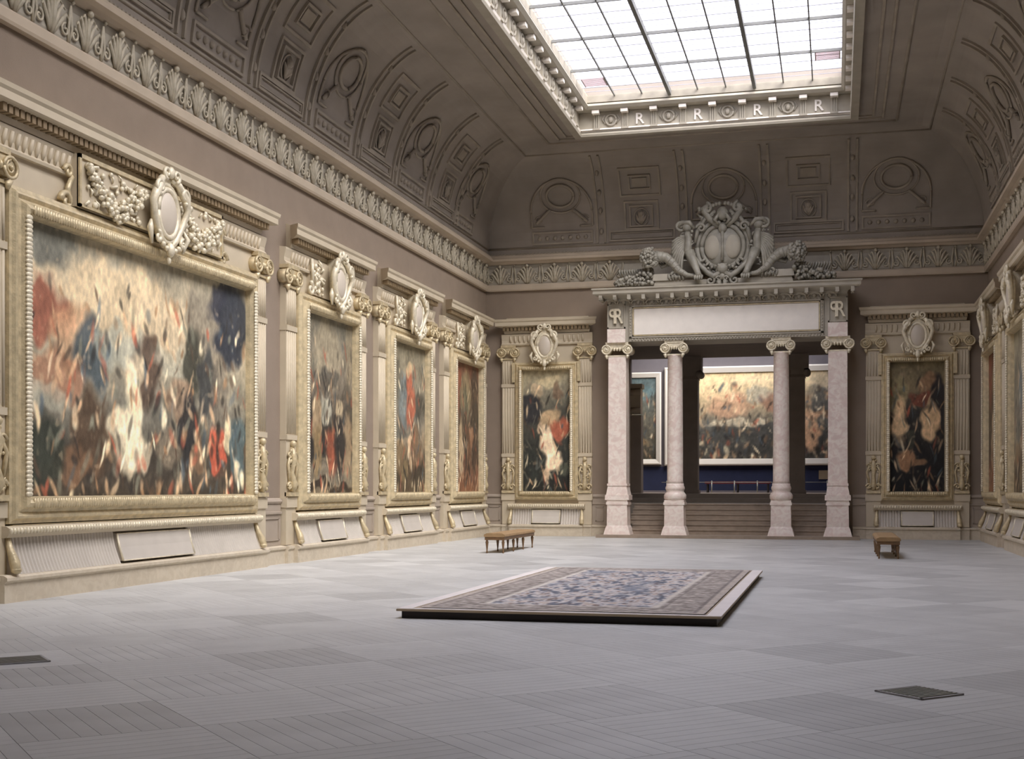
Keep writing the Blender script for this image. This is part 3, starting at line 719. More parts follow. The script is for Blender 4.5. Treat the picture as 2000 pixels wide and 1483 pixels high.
        for q in (-1, 1):
            b.spiral((q * pw * 0.28, 0.17, 2.12), 0.08, 1.2, 0.025, q); b.spiral((q * pw * 0.30, 0.17, 1.52), 0.09, 1.2, 0.028, q)
            b.tube([(q * pw * 0.2, 0.15, 2.2), (q * pw * 0.45, 0.17, 1.95), (q * pw * 0.3, 0.16, 1.6)], [0.02, 0.035, 0.03], 5)
        b.box(-pw / 2, pw / 2, 0.1, 0.2, 1.32, 1.40)
        b.build('console_ornament', M['gold'], p)
    # frieze block
    MB().prism([(0, 5.90), (0.13, 5.90), (0.14, 5.94), (0.10, 5.98), (0.10, 6.05), (0.14, 6.2), (0.14, 6.24), (0, 6.26)], -pc - pw * 0.55, pc + pw * 0.55).build('frieze', M['stone'], e)
    b = MB(); nl = int(2 * pc / 0.14)
    for k in range(nl):
        x = -pc + (k + 0.5) * 2 * pc / nl
        if abs(x) < (2.2 if big else (1.05 if carved else 0.5)): continue
        b.tube([(x, 0.10, 5.97), (x, 0.115, 6.05), (x, 0.15, 6.18)], [0.022, 0.036, 0.028], 5)
    b.build('leaf_moulding', M['stone'], e, kind='stuff')
    # cornice with dentils below
    pr = [(0, 6.26), (0.13, 6.26), (0.15, 6.34), (0.15, 6.43), (0.34, 6.46), (0.37, 6.48), (0.37, 6.58), (0.40, 6.62), (0.41, 6.68), (0.10, 6.72), (0, 6.76)]
    n = len(pr); vs = []; inner = ch - 0.30
    for s_ in (-1, 1):
        for (y, z) in pr: vs.append((s_ * (inner + max(0, y - 0.08)), y, z))
    fs = [(i, i + n, (i + 1) % n + n, (i + 1) % n) for i in range(n)]
    fs += [tuple(range(n)), tuple(range(2 * n - 1, n - 1, -1))]
    MB().add(vs, fs).build('cornice', M['stone'], e)
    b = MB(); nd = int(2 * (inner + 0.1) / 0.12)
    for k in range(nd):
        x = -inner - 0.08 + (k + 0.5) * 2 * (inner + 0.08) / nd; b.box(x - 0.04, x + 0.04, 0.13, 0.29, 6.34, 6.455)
    b.build('dentil_row', M['gold_shade'], e, kind='stuff')  # dentils coloured dark for the shade under the overhang
    # carved head over the picture
    if big:
        MB().box(-2.15, 2.15, 0.05, 0.22, 5.49, 6.24).build('carved_panel', M['stone'], e)
        b = MB()
        for (x0, x1, z0, z1) in ((-2.15, 2.15, 6.18, 6.24), (-2.15, 2.15, 5.49, 5.53), (-2.15, -2.10, 5.49, 6.24), (2.10, 2.15, 5.49, 6.24)): b.box(x0, x1, 0.2, 0.25, z0, z1)
        for s_ in (-1, 1):
            b.spiral((s_ * 2.28, 0.15, 5.95), 0.10, 1.2, 0.04, s_); b.spiral((s_ * 2.33, 0.15, 5.52), 0.14, 1.2, 0.05, s_); b.tube([(s_ * 2.2, 0.15, 5.9), (s_ * 2.3, 0.15, 5.7), (s_ * 2.25, 0.15, 5.5)], 0.04, 6)
        b.build('panel_frame', M['gold'], e)
        for s_ in (-1, 1):
            b = MB(); pts = [(s_ * (0.55 + 1.4 * q), 0.27, 6.05 - 0.42 * math.sin(PI * q)) for q in [i / 10 for i in range(11)]]
            r = random.Random(5 + s_)
            for i in range(130):
                q = r.random(); x = s_ * (0.5 + 1.5 * q); zc = 6.05 - 0.42 * math.sin(PI * min(q, 0.98)); wd = 0.07 + 0.12 * math.sin(PI * q)
                b.ball((x, 0.24 + r.uniform(0, 0.10), zc + r.uniform(-wd, wd)), r.uniform(0.03, 0.055), 6, 4)
            leaf_relief(b, min(s_ * 0.6, s_ * 2.0), max(s_ * 0.6, s_ * 2.0), 5.56, 6.14, 0.23, 55, 30 + s_, 0.045)
            b.build('fruit_garland', M['goldlite'], e, kind='stuff')
        cartouche_into(e, 0.52, 5.22, 6.48, 0.40)
    else:
        if carved:
            MB().box(-1.0, 1.0, 0.05, 0.18, 5.48, 6.2).build('carved_panel', M['stone'], e)
            b = MB()
            for s_ in (-1, 1):
                leaf_relief(b, min(s_ * 0.5, s_ * 0.98), max(s_ * 0.5, s_ * 0.98), 5.5, 6.15, 0.19, 34, 60 + s_, 0.045)
                b.spiral((s_ * 1.05, 0.17, 5.58), 0.14, 1.2, 0.045, s_, PI / 2); b.tube([(s_ * 1.0, 0.17, 6.2), (s_ * 1.03, 0.2, 5.95), (s_ * 0.98, 0.18, 5.7)], 0.035, 6)
            b.build('leaf_carving', M['goldlite'], e, kind='stuff')
        cartouche_into(e, 0.5 if carved else 0.40, 5.28, 6.45, 0.39)
    return e

# ------------------------------------------------------------------ framed paintings
def make_painting(name, loc, rz, label, hw, z0, z1, fw, ramp, blobs, seed, nx, nz, dark=1.0, plain=None, group='paintings by the walls', ears=False):
    e = empty(name, loc, rz, label, 'painting', group)
    prof = [(0.0, 0.04), (0.015, 0.13), (0.04, 0.20), (0.09, 0.24), (0.14, 0.22), (0.18, 0.16), (0.21, 0.14), (0.26, 0.17), (0.29, 0.16), (0.32, 0.12), (0.36, 0.11), (0.37, 0.0)]
    k_ = fw / 0.37; prof = [(a * k_, y) for a, y in prof]
    if plain: prof = [(0, 0.03), (0.02, 0.10), (fw * 0.8, 0.14), (fw, 0.12), (fw, 0.0)]
    cor = [(-hw, z0), (hw, z0), (hw, z1), (-hw, z1)]; sg = [(-1, -1), (1, -1), (1, 1), (-1, 1)]
    names = ['bottom_rail', 'side_rail', 'top_rail', 'side_rail']
    for k in range(4):
        a, b_ = cor[k], cor[(k + 1) % 4]; sa, sb = sg[k], sg[(k + 1) % 4]; vs = []
        for (q, y) in prof: vs.append((a[0] + sa[0] * q, y, a[1] + sa[1] * q))
        for (q, y) in prof: vs.append((b_[0] + sb[0] * q, y, b_[1] + sb[1] * q))
        n = len(prof); fs = [(i, i + 1, i + 1 + n, i + n) for i in range(n - 1)] + [(n - 1, 0, n, 2 * n - 1)]
        rail = MB().add(vs, fs).build(names[k], M[plain or 'gold'], e)
        if not plain:      # carved leaf roll along the torus
            L = math.hypot(b_[0] - a[0], b_[1] - a[1]); nl = int(L / 0.058); b = MB(); tq = 0.09 * k_
            for i in range(nl):
                q = (i + 0.5) / nl; x = a[0] + (b_[0] - a[0]) * q; z = a[1] + (b_[1] - a[1]) * q
                if k in (0, 2): b.ball((x, 0.222, z + sa[1] * tq), (0.036, 0.030, 0.075 * k_), 6, 4)
                else: b.ball((x + sa[0] * tq, 0.220, z), (0.075 * k_, 0.030, 0.042), 8, 4)
            b.build('leaf_roll', M['goldlite'] if k in (1, 3) else M['gold'], rail, kind='stuff')
    if ears:
        for s_ in (-1, 1):
            MB().box(s_ * (hw + fw - 0.02), s_ * (hw + fw + 0.08), 0.10, 0.16, z1 - 0.35, z1 + fw).build('ear', M['gold'], e)
    me = canvas_mesh('canvas', 2 * hw, z1 - z0, nx, nz, ramp, blobs, seed, dark)
    inst('canvas', me, e, (0, 0.05, z0))
    MB().box(-hw - 0.03, hw + 0.03, 0.0, 0.03, z0 - 0.03, z1 + 0.03).build('backboard', M['darkwood'], e)
    return e

bigramp = [(0, (46, 42, 38)), (0.15, (50, 46, 42)), (0.35, (84, 84, 80)), (0.55, (112, 108, 98)), (0.8, (140, 128, 110)), (1, (108, 106, 98))]
bigblobs = [
 (0.08, 0.92, 0.14, 0.10, (74, 78, 78), 0.9), (0.35, 0.80, 0.22, 0.14, (156, 140, 116), 0.8), (0.55, 0.74, 0.16, 0.12, (146, 132, 112), 0.7),
 (0.78, 0.78, 0.10, 0.18, (96, 92, 86), 0.85), (0.93, 0.80, 0.08, 0.20, (34, 40, 54), 0.95), (0.84, 0.90, 0.06, 0.08, (40, 44, 60), 0.9),
 (0.06, 0.68, 0.10, 0.10, (112, 56, 44), 0.85), (0.17, 0.62, 0.07, 0.12, (150, 112, 84), 0.7), (0.25, 0.55, 0.08, 0.13, (46, 58, 70), 0.9),
 (0.12, 0.45, 0.12, 0.10, (122, 78, 58), 0.7), (0.05, 0.36, 0.12, 0.05, (128, 130, 124), 0.6), (0.36, 0.60, 0.10, 0.08, (122, 130, 128), 0.6),
 (0.48, 0.52, 0.05, 0.16, (64, 50, 44), 0.85), (0.58, 0.60, 0.10, 0.07, (128, 132, 126), 0.5), (0.70, 0.58, 0.06, 0.16, (44, 46, 42), 0.85),
 (0.80, 0.52, 0.05, 0.15, (40, 44, 50), 0.85), (0.62, 0.40, 0.07, 0.12, (130, 100, 80), 0.6), (0.86, 0.45, 0.05, 0.20, (86, 80, 74), 0.6),
 (0.42, 0.33, 0.045, 0.24, (178, 168, 146), 0.95), (0.37, 0.22, 0.06, 0.12, (160, 152, 134), 0.8), (0.46, 0.16, 0.05, 0.07, (176, 166, 148), 0.6),
 (0.26, 0.22, 0.08, 0.18, (62, 48, 38), 0.9), (0.17, 0.12, 0.10, 0.07, (104, 74, 54), 0.8), (0.05, 0.16, 0.09, 0.12, (38, 44, 40), 0.9),
 (0.58, 0.20, 0.05, 0.10, (92, 84, 74), 0.8), (0.68, 0.25, 0.05, 0.20, (34, 34, 38), 0.9), (0.73, 0.18, 0.03, 0.13, (112, 84, 62), 0.7),
 (0.845, 0.21, 0.035, 0.13, (158, 62, 44), 0.95), (0.90, 0.28, 0.03, 0.10, (176, 164, 134), 0.8), (0.95, 0.22, 0.03, 0.14, (52, 72, 84), 0.85), (0.78, 0.08, 0.10, 0.05, (60, 54, 48), 0.8), (0.5, 0.03, 0.5, 0.04, (58, 52, 46), 0.8)]
sets = {
 'p2': ([(0, (96, 88, 76)), (0.12, (104, 98, 88)), (0.2, (44, 42, 42)), (0.45, (56, 52, 50)), (0.65, (102, 96, 88)), (1, (96, 96, 90))],
  [(0.5, 0.78, 0.28, 0.20, (132, 124, 108), 0.75), (0.5, 0.66, 0.22, 0.05, (66, 66, 66), 0.7), (0.45, 0.50, 0.12, 0.11, (134, 136, 130), 0.9), (0.45, 0.62, 0.16, 0.05, (70, 66, 62), 0.7), (0.28, 0.40, 0.09, 0.14, (148, 126, 98), 0.85), (0.30, 0.22, 0.07, 0.14, (118, 98, 66), 0.85),
   (0.10, 0.35, 0.10, 0.22, (44, 44, 46), 0.9), (0.56, 0.24, 0.09, 0.14, (142, 66, 46), 0.9), (0.70, 0.32, 0.10, 0.20, (42, 40, 42), 0.85), (0.74, 0.50, 0.09, 0.07, (186, 168, 136), 0.7), (0.90, 0.28, 0.09, 0.18, (132, 112, 88), 0.85), (0.92, 0.8, 0.08, 0.2, (120, 110, 92), 0.6), (0.5, 0.03, 0.5, 0.03, (46, 38, 34), 0.9)]),
 'p3': ([(0, (72, 62, 48)), (0.15, (70, 58, 46)), (0.35, (128, 116, 100)), (0.5, (92, 90, 86)), (0.8, (116, 112, 100)), (1, (108, 104, 90))],
  [(0.40, 0.62, 0.13, 0.16, (92, 108, 122), 0.8), (0.58, 0.62, 0.10, 0.20, (164, 74, 52), 0.85), (0.55, 0.82, 0.10, 0.06, (186, 160, 122), 0.7), (0.80, 0.60, 0.14, 0.10, (64, 62, 58), 0.8), (0.2, 0.75, 0.14, 0.12, (86, 84, 76), 0.6), (0.30, 0.40, 0.20, 0.06, (74, 80, 82), 0.7),
   (0.56, 0.32, 0.06, 0.13, (192, 158, 128), 0.8), (0.75, 0.28, 0.16, 0.16, (104, 78, 58), 0.8), (0.25, 0.24, 0.14, 0.10, (112, 92, 66), 0.7), (0.80, 0.10, 0.16, 0.06, (50, 44, 38), 0.8), (0.4, 0.12, 0.12, 0.06, (130, 112, 76), 0.6)]),
 'p4': ([(0, (120, 76, 54)), (0.12, (118, 74, 56)), (0.3, (74, 58, 50)), (0.6, (84, 74, 62)), (1, (112, 66, 50))],
  [(0.15, 0.80, 0.16, 0.22, (128, 64, 46), 0.8), (0.5, 0.78, 0.20, 0.18, (126, 116, 88), 0.75), (0.5, 0.70, 0.10, 0.12, (80, 84, 70), 0.7), (0.85, 0.72, 0.14, 0.28, (58, 50, 44), 0.7), (0.30, 0.36, 0.09, 0.22, (168, 148, 120), 0.8), (0.60, 0.32, 0.10, 0.20, (96, 66, 50), 0.8), (0.85, 0.35, 0.12, 0.18, (64, 48, 42), 0.8), (0.48, 0.30, 0.05, 0.16, (60, 52, 48), 0.8), (0.72, 0.42, 0.08, 0.06, (160, 110, 80), 0.6)]),
 'bl': ([(0, (34, 36, 36)), (0.2, (40, 44, 44)), (0.6, (54, 56, 54)), (0.85, (112, 110, 100)), (1, (138, 132, 112))],
  [(0.25, 0.82, 0.12, 0.07, (176, 152, 126), 0.6), (0.55, 0.92, 0.30, 0.05, (168, 156, 126), 0.7), (0.72, 0.83, 0.12, 0.08, (96, 72, 58), 0.7), (0.15, 0.68, 0.22, 0.12, (38, 40, 48), 0.9), (0.55, 0.58, 0.18, 0.10, (176, 146, 112), 0.8), (0.82, 0.48, 0.18, 0.09, (158, 74, 54), 0.9),
   (0.52, 0.40, 0.16, 0.12, (222, 196, 172), 0.9), (0.62, 0.26, 0.16, 0.09, (220, 192, 168), 0.9), (0.52, 0.14, 0.06, 0.08, (196, 166, 140), 0.8), (0.35, 0.50, 0.08, 0.06, (198, 166, 140), 0.7), (0.2, 0.22, 0.2, 0.12, (40, 46, 46), 0.8), (0.85, 0.16, 0.15, 0.06, (86, 96, 84), 0.5), (0.30, 0.24, 0.08, 0.06, (86, 92, 96), 0.5)]),
 'br': ([(0, (22, 22, 24)), (0.3, (28, 28, 30)), (0.6, (44, 42, 40)), (0.8, (100, 88, 66)), (1, (92, 84, 62))],
  [(0.15, 0.78, 0.18, 0.16, (112, 106, 76), 0.8), (0.70, 0.84, 0.20, 0.07, (128, 92, 66), 0.8), (0.58, 0.72, 0.24, 0.06, (108, 50, 38), 0.85), (0.9, 0.7, 0.12, 0.2, (32, 30, 34), 0.9), (0.18, 0.55, 0.16, 0.17, (184, 152, 116), 0.9), (0.74, 0.53, 0.17, 0.13, (182, 148, 112), 0.9), (0.48, 0.55, 0.07, 0.10, (40, 42, 44), 0.7),
   (0.30, 0.27, 0.20, 0.08, (142, 100, 70), 0.9), (0.55, 0.22, 0.16, 0.04, (138, 98, 68), 0.7), (0.40, 0.40, 0.10, 0.05, (64, 68, 58), 0.6)]),
 'far': ([(0, (62, 62, 62)), (0.2, (58, 60, 62)), (0.4, (74, 76, 78)), (0.6, (150, 134, 108)), (1, (206, 182, 138))],
  [(0.86, 0.62, 0.22, 0.42, (74, 76, 78), 0.9), (0.28, 0.62, 0.10, 0.14, (170, 124, 100), 0.7), (0.22, 0.80, 0.10, 0.10, (196, 170, 132), 0.6), (0.42, 0.74, 0.06, 0.12, (112, 122, 128), 0.5), (0.52, 0.66, 0.08, 0.12, (128, 84, 70), 0.7), (0.62, 0.62, 0.06, 0.12, (160, 126, 96), 0.7), (0.34, 0.42, 0.16, 0.05, (200, 190, 170), 0.7),
   (0.36, 0.22, 0.26, 0.16, (58, 60, 62), 0.9), (0.545, 0.42, 0.05, 0.06, (112, 110, 84), 0.6), (0.665, 0.34, 0.045, 0.24, (190, 142, 108), 0.8), (0.80, 0.26, 0.05, 0.16, (150, 112, 84), 0.7), (0.92, 0.34, 0.05, 0.18, (142, 104, 78), 0.7), (0.60, 0.90, 0.30, 0.08, (196, 178, 146), 0.6), (0.8, 0.5, 0.12, 0.04, (150, 106, 76), 0.6)]),
 'side': ([(0, (58, 56, 50)), (0.5, (84, 84, 80)), (1, (66, 90, 104))], [(0.5, 0.2, 0.3, 0.1, (150, 120, 84), 0.8), (0.4, 0.55, 0.4, 0.2, (92, 96, 88), 0.7), (0.6, 0.82, 0.4, 0.1, (70, 104, 122), 0.7)]),
}
LW = (XL, -PI / 2); CAN0, CAN1 = 1.38, 5.10
def bay_and_picture(kind, side, c, lab, plab, key, seed, nx, nz, dark=1.0):
    if side == 'L': loc, rz = (XL, c, 0), -PI / 2
    elif side == 'R': loc, rz = (XR, c, 0), PI / 2
    else: loc, rz = (c, YB, 0), PI
    P = {'big': (3.27, 3.64, 3.87, 0.44, 4.14, 3.72, 4.12), 'small': (1.35, 1.70, 1.94, 0.46, 2.19, 1.88, 2.2), 'end': (0.74, 1.00, 1.21, 0.41, 1.59, 1.21, 1.42)}[kind]
    make_bay('picture_surround', loc, rz, lab, 'carved picture surrounds along the walls', *P, kind, big=(kind == 'big'), carved=(kind != 'end'))
    ramp, blobs = key
    loc2 = {'L': (XL + 0.07, c, 0), 'R': (XR - 0.07, c, 0), 'B': (c, YB - 0.07, 0)}[side]
    make_painting('framed_painting', loc2, rz, plab, P[0], CAN0, CAN1, P[1] - P[0], ramp, blobs, seed, nx, nz, dark, ears=(kind == 'end'))
bay_and_picture('big', 'L', 17.93, 'wide cream surround of the largest painting, with fruit garlands and cornice above', 'very wide painting with a crowd of pale and red patches, largest on left wall', (bigramp, bigblobs), 3, 330, 200, 1.22)
bay_and_picture('small', 'L', 25.1, 'tall carved surround on left wall, just beyond the huge painting', 'tall grey painting with a pale disc and red patch, right beside the huge one', sets['p2'], 11, 110, 200)
bay_and_picture('small', 'L', 30.25, 'middle of the three tall carved surrounds on left wall', 'tall painting with blue and red patches in clouds, middle one of left wall trio', sets['p3'], 21, 110, 200)
bay_and_picture('small', 'L', 35.37, 'tall carved surround on left wall, nearest the far corner', 'tall reddish brown painting on left wall, nearest the far corner', sets['p4'], 31, 110, 200)
bay_and_picture('end', 'B', -8.67, 'narrow carved surround on end wall, left of the columned doorway', 'narrow dark painting with bright pale patches, left of the doorway', sets['bl'], 41, 90, 200)
bay_and_picture('end', 'B', 2.24, 'narrow shaded surround on end wall, right of the columned doorway', 'narrow very dark painting with three tan patches, right of the doorway', sets['br'], 51, 90, 200)
bay_and_picture('big', 'R', 17.93, 'wide carved surround on right wall, facing the huge left painting', 'wide dark painting on right wall, facing the huge one', (bigramp, bigblobs[:14]), 5, 90, 60)
bay_and_picture('small', 'R', 35.37, 'shaded carved surround on right wall, nearest the far corner', 'dark framed painting seen edge-on on right wall, nearest the far corner', sets['p4'], 61, 40, 60)
bay_and_picture('small', 'R', 30.25, 'shaded carved surround at the right edge, nearer than the corner one', 'dark framed painting at the extreme right edge of the view', sets['p3'], 71, 40, 60)

# ------------------------------------------------------------------ portal
PC = -3.16
pt = empty('doorway_portal', (PC, YB, 0), PI, 'grey stone doorway with white tablet and bracketed cornice on end wall', 'doorway')
# local x = -(X-PC), y = outwards (towards camera)
yf = 0.95      # column face
MB().box(-3.80, 3.78, -0.35, 1.15, 0, 0.09).build('threshold', M['step'], pt)
def pedestal(b, w0, w1, yc, dp):
    """foot width w0, body width w1, centred yc"""
    h = w1 / 2; g = w0 / 2
    b.taper(-h, h, yc - dp, yc + dp, 0.30, 0.36, (g - h) * 0.35, 0.02)
    b.taper(-h - (g - h) * 0.35, h + (g - h) * 0.35, yc - dp - 0.02, yc + dp + 0.02, 0.09, 0.30, (g - h) * 0.65, 0.05)
    b.taper(-h + 0.01, h - 0.01, yc - dp, yc + dp, 0.36, 0.98, 0.01, 0.0)
    b.box(-h - 0.02, h + 0.02, yc - dp - 0.02, yc + dp + 0.02, 0.98, 1.06)
    b.box(-h + 0.0, h - 0.0, yc - dp, yc + dp, 1.06, 1.12)
for nm, xw in (('column', -4.64), ('column', -1.56)):
    lab = 'round pink marble column on square pedestal, left one in doorway' if xw < -3 else 'round pink marble column on square pedestal, right one in doorway'
    e = empty('marble_column', (xw, YB - 0.66, 0.09), PI, lab, 'column', 'round pink columns in the doorway')
    b = MB(); pedestal(b, 0.76, 0.58, 0.0, 0.28); b.v = [(x, y, z - 0.09) for x, y, z in b.v]; b.build('pedestal', M['pink'], e)
    pr = [(0.0, 1.03), (0.29, 1.03), (0.33, 1.08), (0.33, 1.18), (0.29, 1.24), (0.26, 1.28), (0.27, 1.33), (0.29, 1.36), (0.28, 1.42), (0.26, 1.45), (0.255, 1.52)]
    MB().lathe([(r * 1.0, z) for r, z in pr] + [(0.0, 1.52)], 0, 0, 28).build('base', M['pink'], e)
    MB().lathe([(0.25, 1.52), (0.235, 1.60), (0.235, 2.6), (0.225, 4.2), (0.215, 5.25), (0.235, 5.28), (0.235, 5.32)], 0, 0, 32).build('shaft', M['pink'], e)
    ionic(MB(), 0.235, -0.22, 0.22, 5.30, 0.43).build('capital', M['goldlite'], e)
for xw, lab in ((-6.34, 'square pink marble pilaster at the left side of doorway'), (0.03, 'square pink marble pilaster at the right side of doorway')):
    e = empty('marble_pilaster', (xw, YB - 0.60, 0.09), PI, lab, 'pilaster')
    b = MB(); pedestal(b, 0.80, 0.62, 0.0, 0.30); b.v = [(x, y, z - 0.09) for x, y, z in b.v]; b.build('pedestal', M['pink'], e)
    MB().taper(-0.28, 0.28, -0.28, 0.28, 1.18, 1.45, 0.05, 0.04).box(-0.36, 0.36, -0.33, 0.33, 1.03, 1.18).box(-0.30, 0.30, -0.30, 0.30, 1.45, 1.52).build('base', M['pink'], e)
    MB().taper(-0.265, 0.265, -0.27, 0.27, 1.52, 5.32, 0.008, 0.0).build('shaft', M['pink'], e)
    ionic(MB(), 0.285, -0.27, 0.27, 5.30, 0.43).build('capital', M['goldlite'], e)
# entablature
E_ = 3.47
b = MB().box(-E_, E_, -0.35, 0.93, 5.82, 7.02); b.build('entablature', M['portal'], pt)
b = MB()
for z0, z1, y in ((5.82, 5.92, 0.96), (5.92, 5.96, 0.99), (6.84, 6.88, 0.99), (6.88, 6.96, 0.96)): b.box(-2.80, 2.80, 0.9, y, z0, z1)
for s_ in (-1, 1): b.box(s_ * 2.80, s_ * 2.72, 0.9, 0.99, 5.92, 6.88)
n = 60
for k in range(n):
    x = -2.75 + (k + 0.5) * 5.5 / n; b.ball((x, 0.96, 5.87), (0.032, 0.035, 0.038), 6, 4); b.ball((x, 0.96, 6.92), (0.025, 0.025, 0.03), 6, 4)
for k in range(11):
    for s_ in (-1, 1): b.ball((s_ * 2.76, 0.99, 5.98 + k * 0.085), 0.025, 6, 4)
b.build('tablet_moulding', M['portal'], pt)
MB().box(-2.66, 2.66, 0.90, 0.965, 6.02, 6.78).build('tablet', M['white'], pt, label='blank white inscription tablet')
b = MB()
for z0, z1 in ((5.98, 6.01), (6.79, 6.82)): b.box(-2.70, 2.70, 0.93, 0.985, z0, z1)
for s_ in (-1, 1): b.box(s_ * 2.67, s_ * 2.70, 0.93, 0.985, 5.98, 6.82)
b.build('tablet_frame', M['gold'], pt)
for s_ in (-1, 1):
    x = s_ * 3.19
    MB().box(x - 0.27, x + 0.27, 0.9, 0.985, 5.80, 6.20).build('impost_block', M['pink'], pt)
    b = MB(); 
    for (a0, a1, c0, c1) in ((-0.27, 0.27, 6.22, 6.26), (-0.27, 0.27, 6.90, 6.94), (-0.27, -0.23, 6.22, 6.94), (0.23, 0.27, 6.22, 6.94)): b.box(x + a0, x + a1, 0.9, 0.97, c0, c1)
    b.build('block_frame', M['portal'], pt)
    m1 = text_mesh('R', 0.50, 0.03, 'monogram', M['goldlite']); m2 = text_mesh('P', 0.50, 0.028, 'monogram', M['goldlite'], mirror=True)
    inst('monogram_letter', m1, pt, (x - 0.065, 0.98, 6.37), scale=(0.9, 1, 1.25)); inst('monogram_letter', m2, pt, (x + 0.105, 0.975, 6.37), scale=(0.8, 1, 1.25))
# cornice and its brackets with small arches between
pr = [(0, 7.02), (1.0, 7.02), (1.03, 7.10), (1.36, 7.16), (1.40, 7.20), (1.40, 7.28), (1.44, 7.32), (1.44, 7.36), (0.0, 7.40)]
n = len(pr); vs = []
for s_ in (-1, 1):
    for (y, z) in pr: vs.append((s_ * (E_ - 0.02 + max(0, (y - 1.0) * 0.93)), y, z))
MB().add(vs, [(i, i + n, (i + 1) % n + n, (i + 1) % n) for i in range(n)] + [tuple(range(n)), tuple(range(2 * n - 1, n - 1, -1))]).build('cornice', M['portal'], pt)
bk = MB().box(-0.05, 0.05, 0.9, 1.36, 7.02, 7.17).taper(-0.05, 0.05, 1.26, 1.36, 7.02, 7.10, 0, 0).ball((0, 1.31, 7.04), (0.045, 0.045, 0.06), 6, 4).mesh('bracket', M['portal'])
ar = MB()
pts = [(0.19 * math.cos(PI * i / 8), 1.0, 6.94 + 0.15 * math.sin(PI * i / 8)) for i in range(9)]
ar.tube(pts, 0.028, 6).ball((0, 0.98, 6.99), (0.06, 0.04, 0.07), 6, 4)
am = ar.mesh('arch_leaf', M['portal'])
for k in range(18):
    x = -3.60 + k * (7.2 / 17); inst('bracket', bk, pt, (x, 0, 0))
    if 0 < k < 17 - 0 and abs(x + 0.21) < 3.4: inst('arch_leaf', am, pt, (x + 0.21, 0, 0))

# ------------------------------------------------------------------ sculpture above
sc = empty('sculpted_crest', (PC - 0.04, YB - 1.0, 7.40), PI, 'carved stone crest with twin ovals, wings and horns of fruit on doorway cornice', 'sculpture')
Zs = -7.40
MB().taper(-1.95, 1.95, -0.30, 0.22, 0.0, 0.14, 0.05, 0.0).build('pedestal', M['portal'], sc)
for s_ in (-1, 1): MB().taper(s_ * 1.75 - 0.25, s_ * 1.75 + 0.25, -0.25, 0.25, 0.14, 0.34, 0.03, 0.02).build('end_block', M['portal'], sc)
b = MB(); cz = 1.08
b.ball((0, 0.05, cz), (0.60, 0.22, 0.66), 24, 12)
b.ring((0, 0.15, cz), 0.60, 0.07, 32, 8, 0.64); b.ring((0, 0.10, cz), 0.74, 0.08, 32, 8, 0.80)
b.tube([(0, 0.26, cz + 0.42), (0, 0.28, cz), (0, 0.26, cz - 0.42)], [0.05, 0.035, 0.05], 8)
for k in range(9):
    a = -PI / 2 + (k - 4) * 0.24; b.tube([(0.60 * math.cos(a), 0.2, cz + 0.62 * math.sin(a)), (0.74 * math.cos(a), 0.26, cz + 0.76 * math.sin(a))], [0.05, 0.03], 6)
b.build('shield', M['sculpt'], sc)
for s_ in (-1, 1): MB().ball((s_ * 0.275, 0.20, cz - 0.02), (0.245, 0.10, 0.35), 22, 12).build('oval_boss', M['portal'], sc)
# crown, mask and swags on top
b = MB()
b.ball((0, 0.22, 1.60), (0.13, 0.12, 0.16), 10, 6); b.ball((0, 0.25, 2.02), (0.18, 0.14, 0.20), 10, 7)
for s_ in (-1, 1):
    b.tube([(s_ * 0.12, 0.2, 1.65), (s_ * 0.35, 0.25, 1.85), (s_ * 0.52, 0.25, 2.1), (s_ * 0.42, 0.25, 2.3), (s_ * 0.25, 0.25, 2.22)], [0.06, 0.09, 0.10, 0.08, 0.05], 8)
    b.spiral((s_ * 0.46, 0.3, 2.18), 0.16, 1.3, 0.06, s_, PI / 2); b.spiral((s_ * 0.62, 0.25, 1.62), 0.14, 1.4, 0.05, s_, 0)
    b.tube([(s_ * 0.2, 0.2, 2.1), (s_ * 0.5, 0.2, 1.9), (s_ * 0.72, 0.2, 1.55), (s_ * 0.80, 0.2, 1.2)], [0.07, 0.06, 0.07, 0.05], 7)
    for k in range(5): b.ball((s_ * (0.08 + 0.09 * k), 0.28, 2.30 - 0.012 * k * k), 0.065, 7, 5)
    b.tube([(s_ * 0.05, 0.3, 2.05), (s_ * 0.22, 0.35, 1.82), (s_ * 0.1, 0.3, 1.7)], [0.05, 0.06, 0.03], 6)
leaf_relief(b, -0.7, 0.7, 1.75, 2.2, 0.2, 26, 171, 0.06)
b.build('crown', M['sculpt'], sc)
# lower mask and scrolls
b = MB(); b.ball((0, 0.28, 0.42), (0.17, 0.13, 0.16), 10, 7); b.ball((0, 0.3, 0.18), (0.10, 0.1, 0.10), 8, 5)
for s_ in (-1, 1):
    b.tube([(s_ * 0.08, 0.28, 0.30), (s_ * 0.25, 0.3, 0.2), (s_ * 0.42, 0.28, 0.32), (s_ * 0.65, 0.22, 0.55), (s_ * 0.85, 0.18, 0.85)], [0.07, 0.09, 0.08, 0.07, 0.05], 8)
    b.spiral((s_ * 0.34, 0.3, 0.08), 0.14, 1.3, 0.05, s_, PI / 2); b.spiral((s_ * 0.1, 0.34, 0.12), 0.08, 1.2, 0.03, s_)
    b.tube([(s_ * 0.1, 0.34, 0.06), (s_ * 0.06, 0.36, -0.10)], [0.08, 0.05], 7)
    for k in range(4): b.ball((s_ * (0.10 + 0.10 * k), 0.32, 0.52 - 0.03 * k), 0.045, 6, 4)
b.build('lower_mask', M['sculpt'], sc)
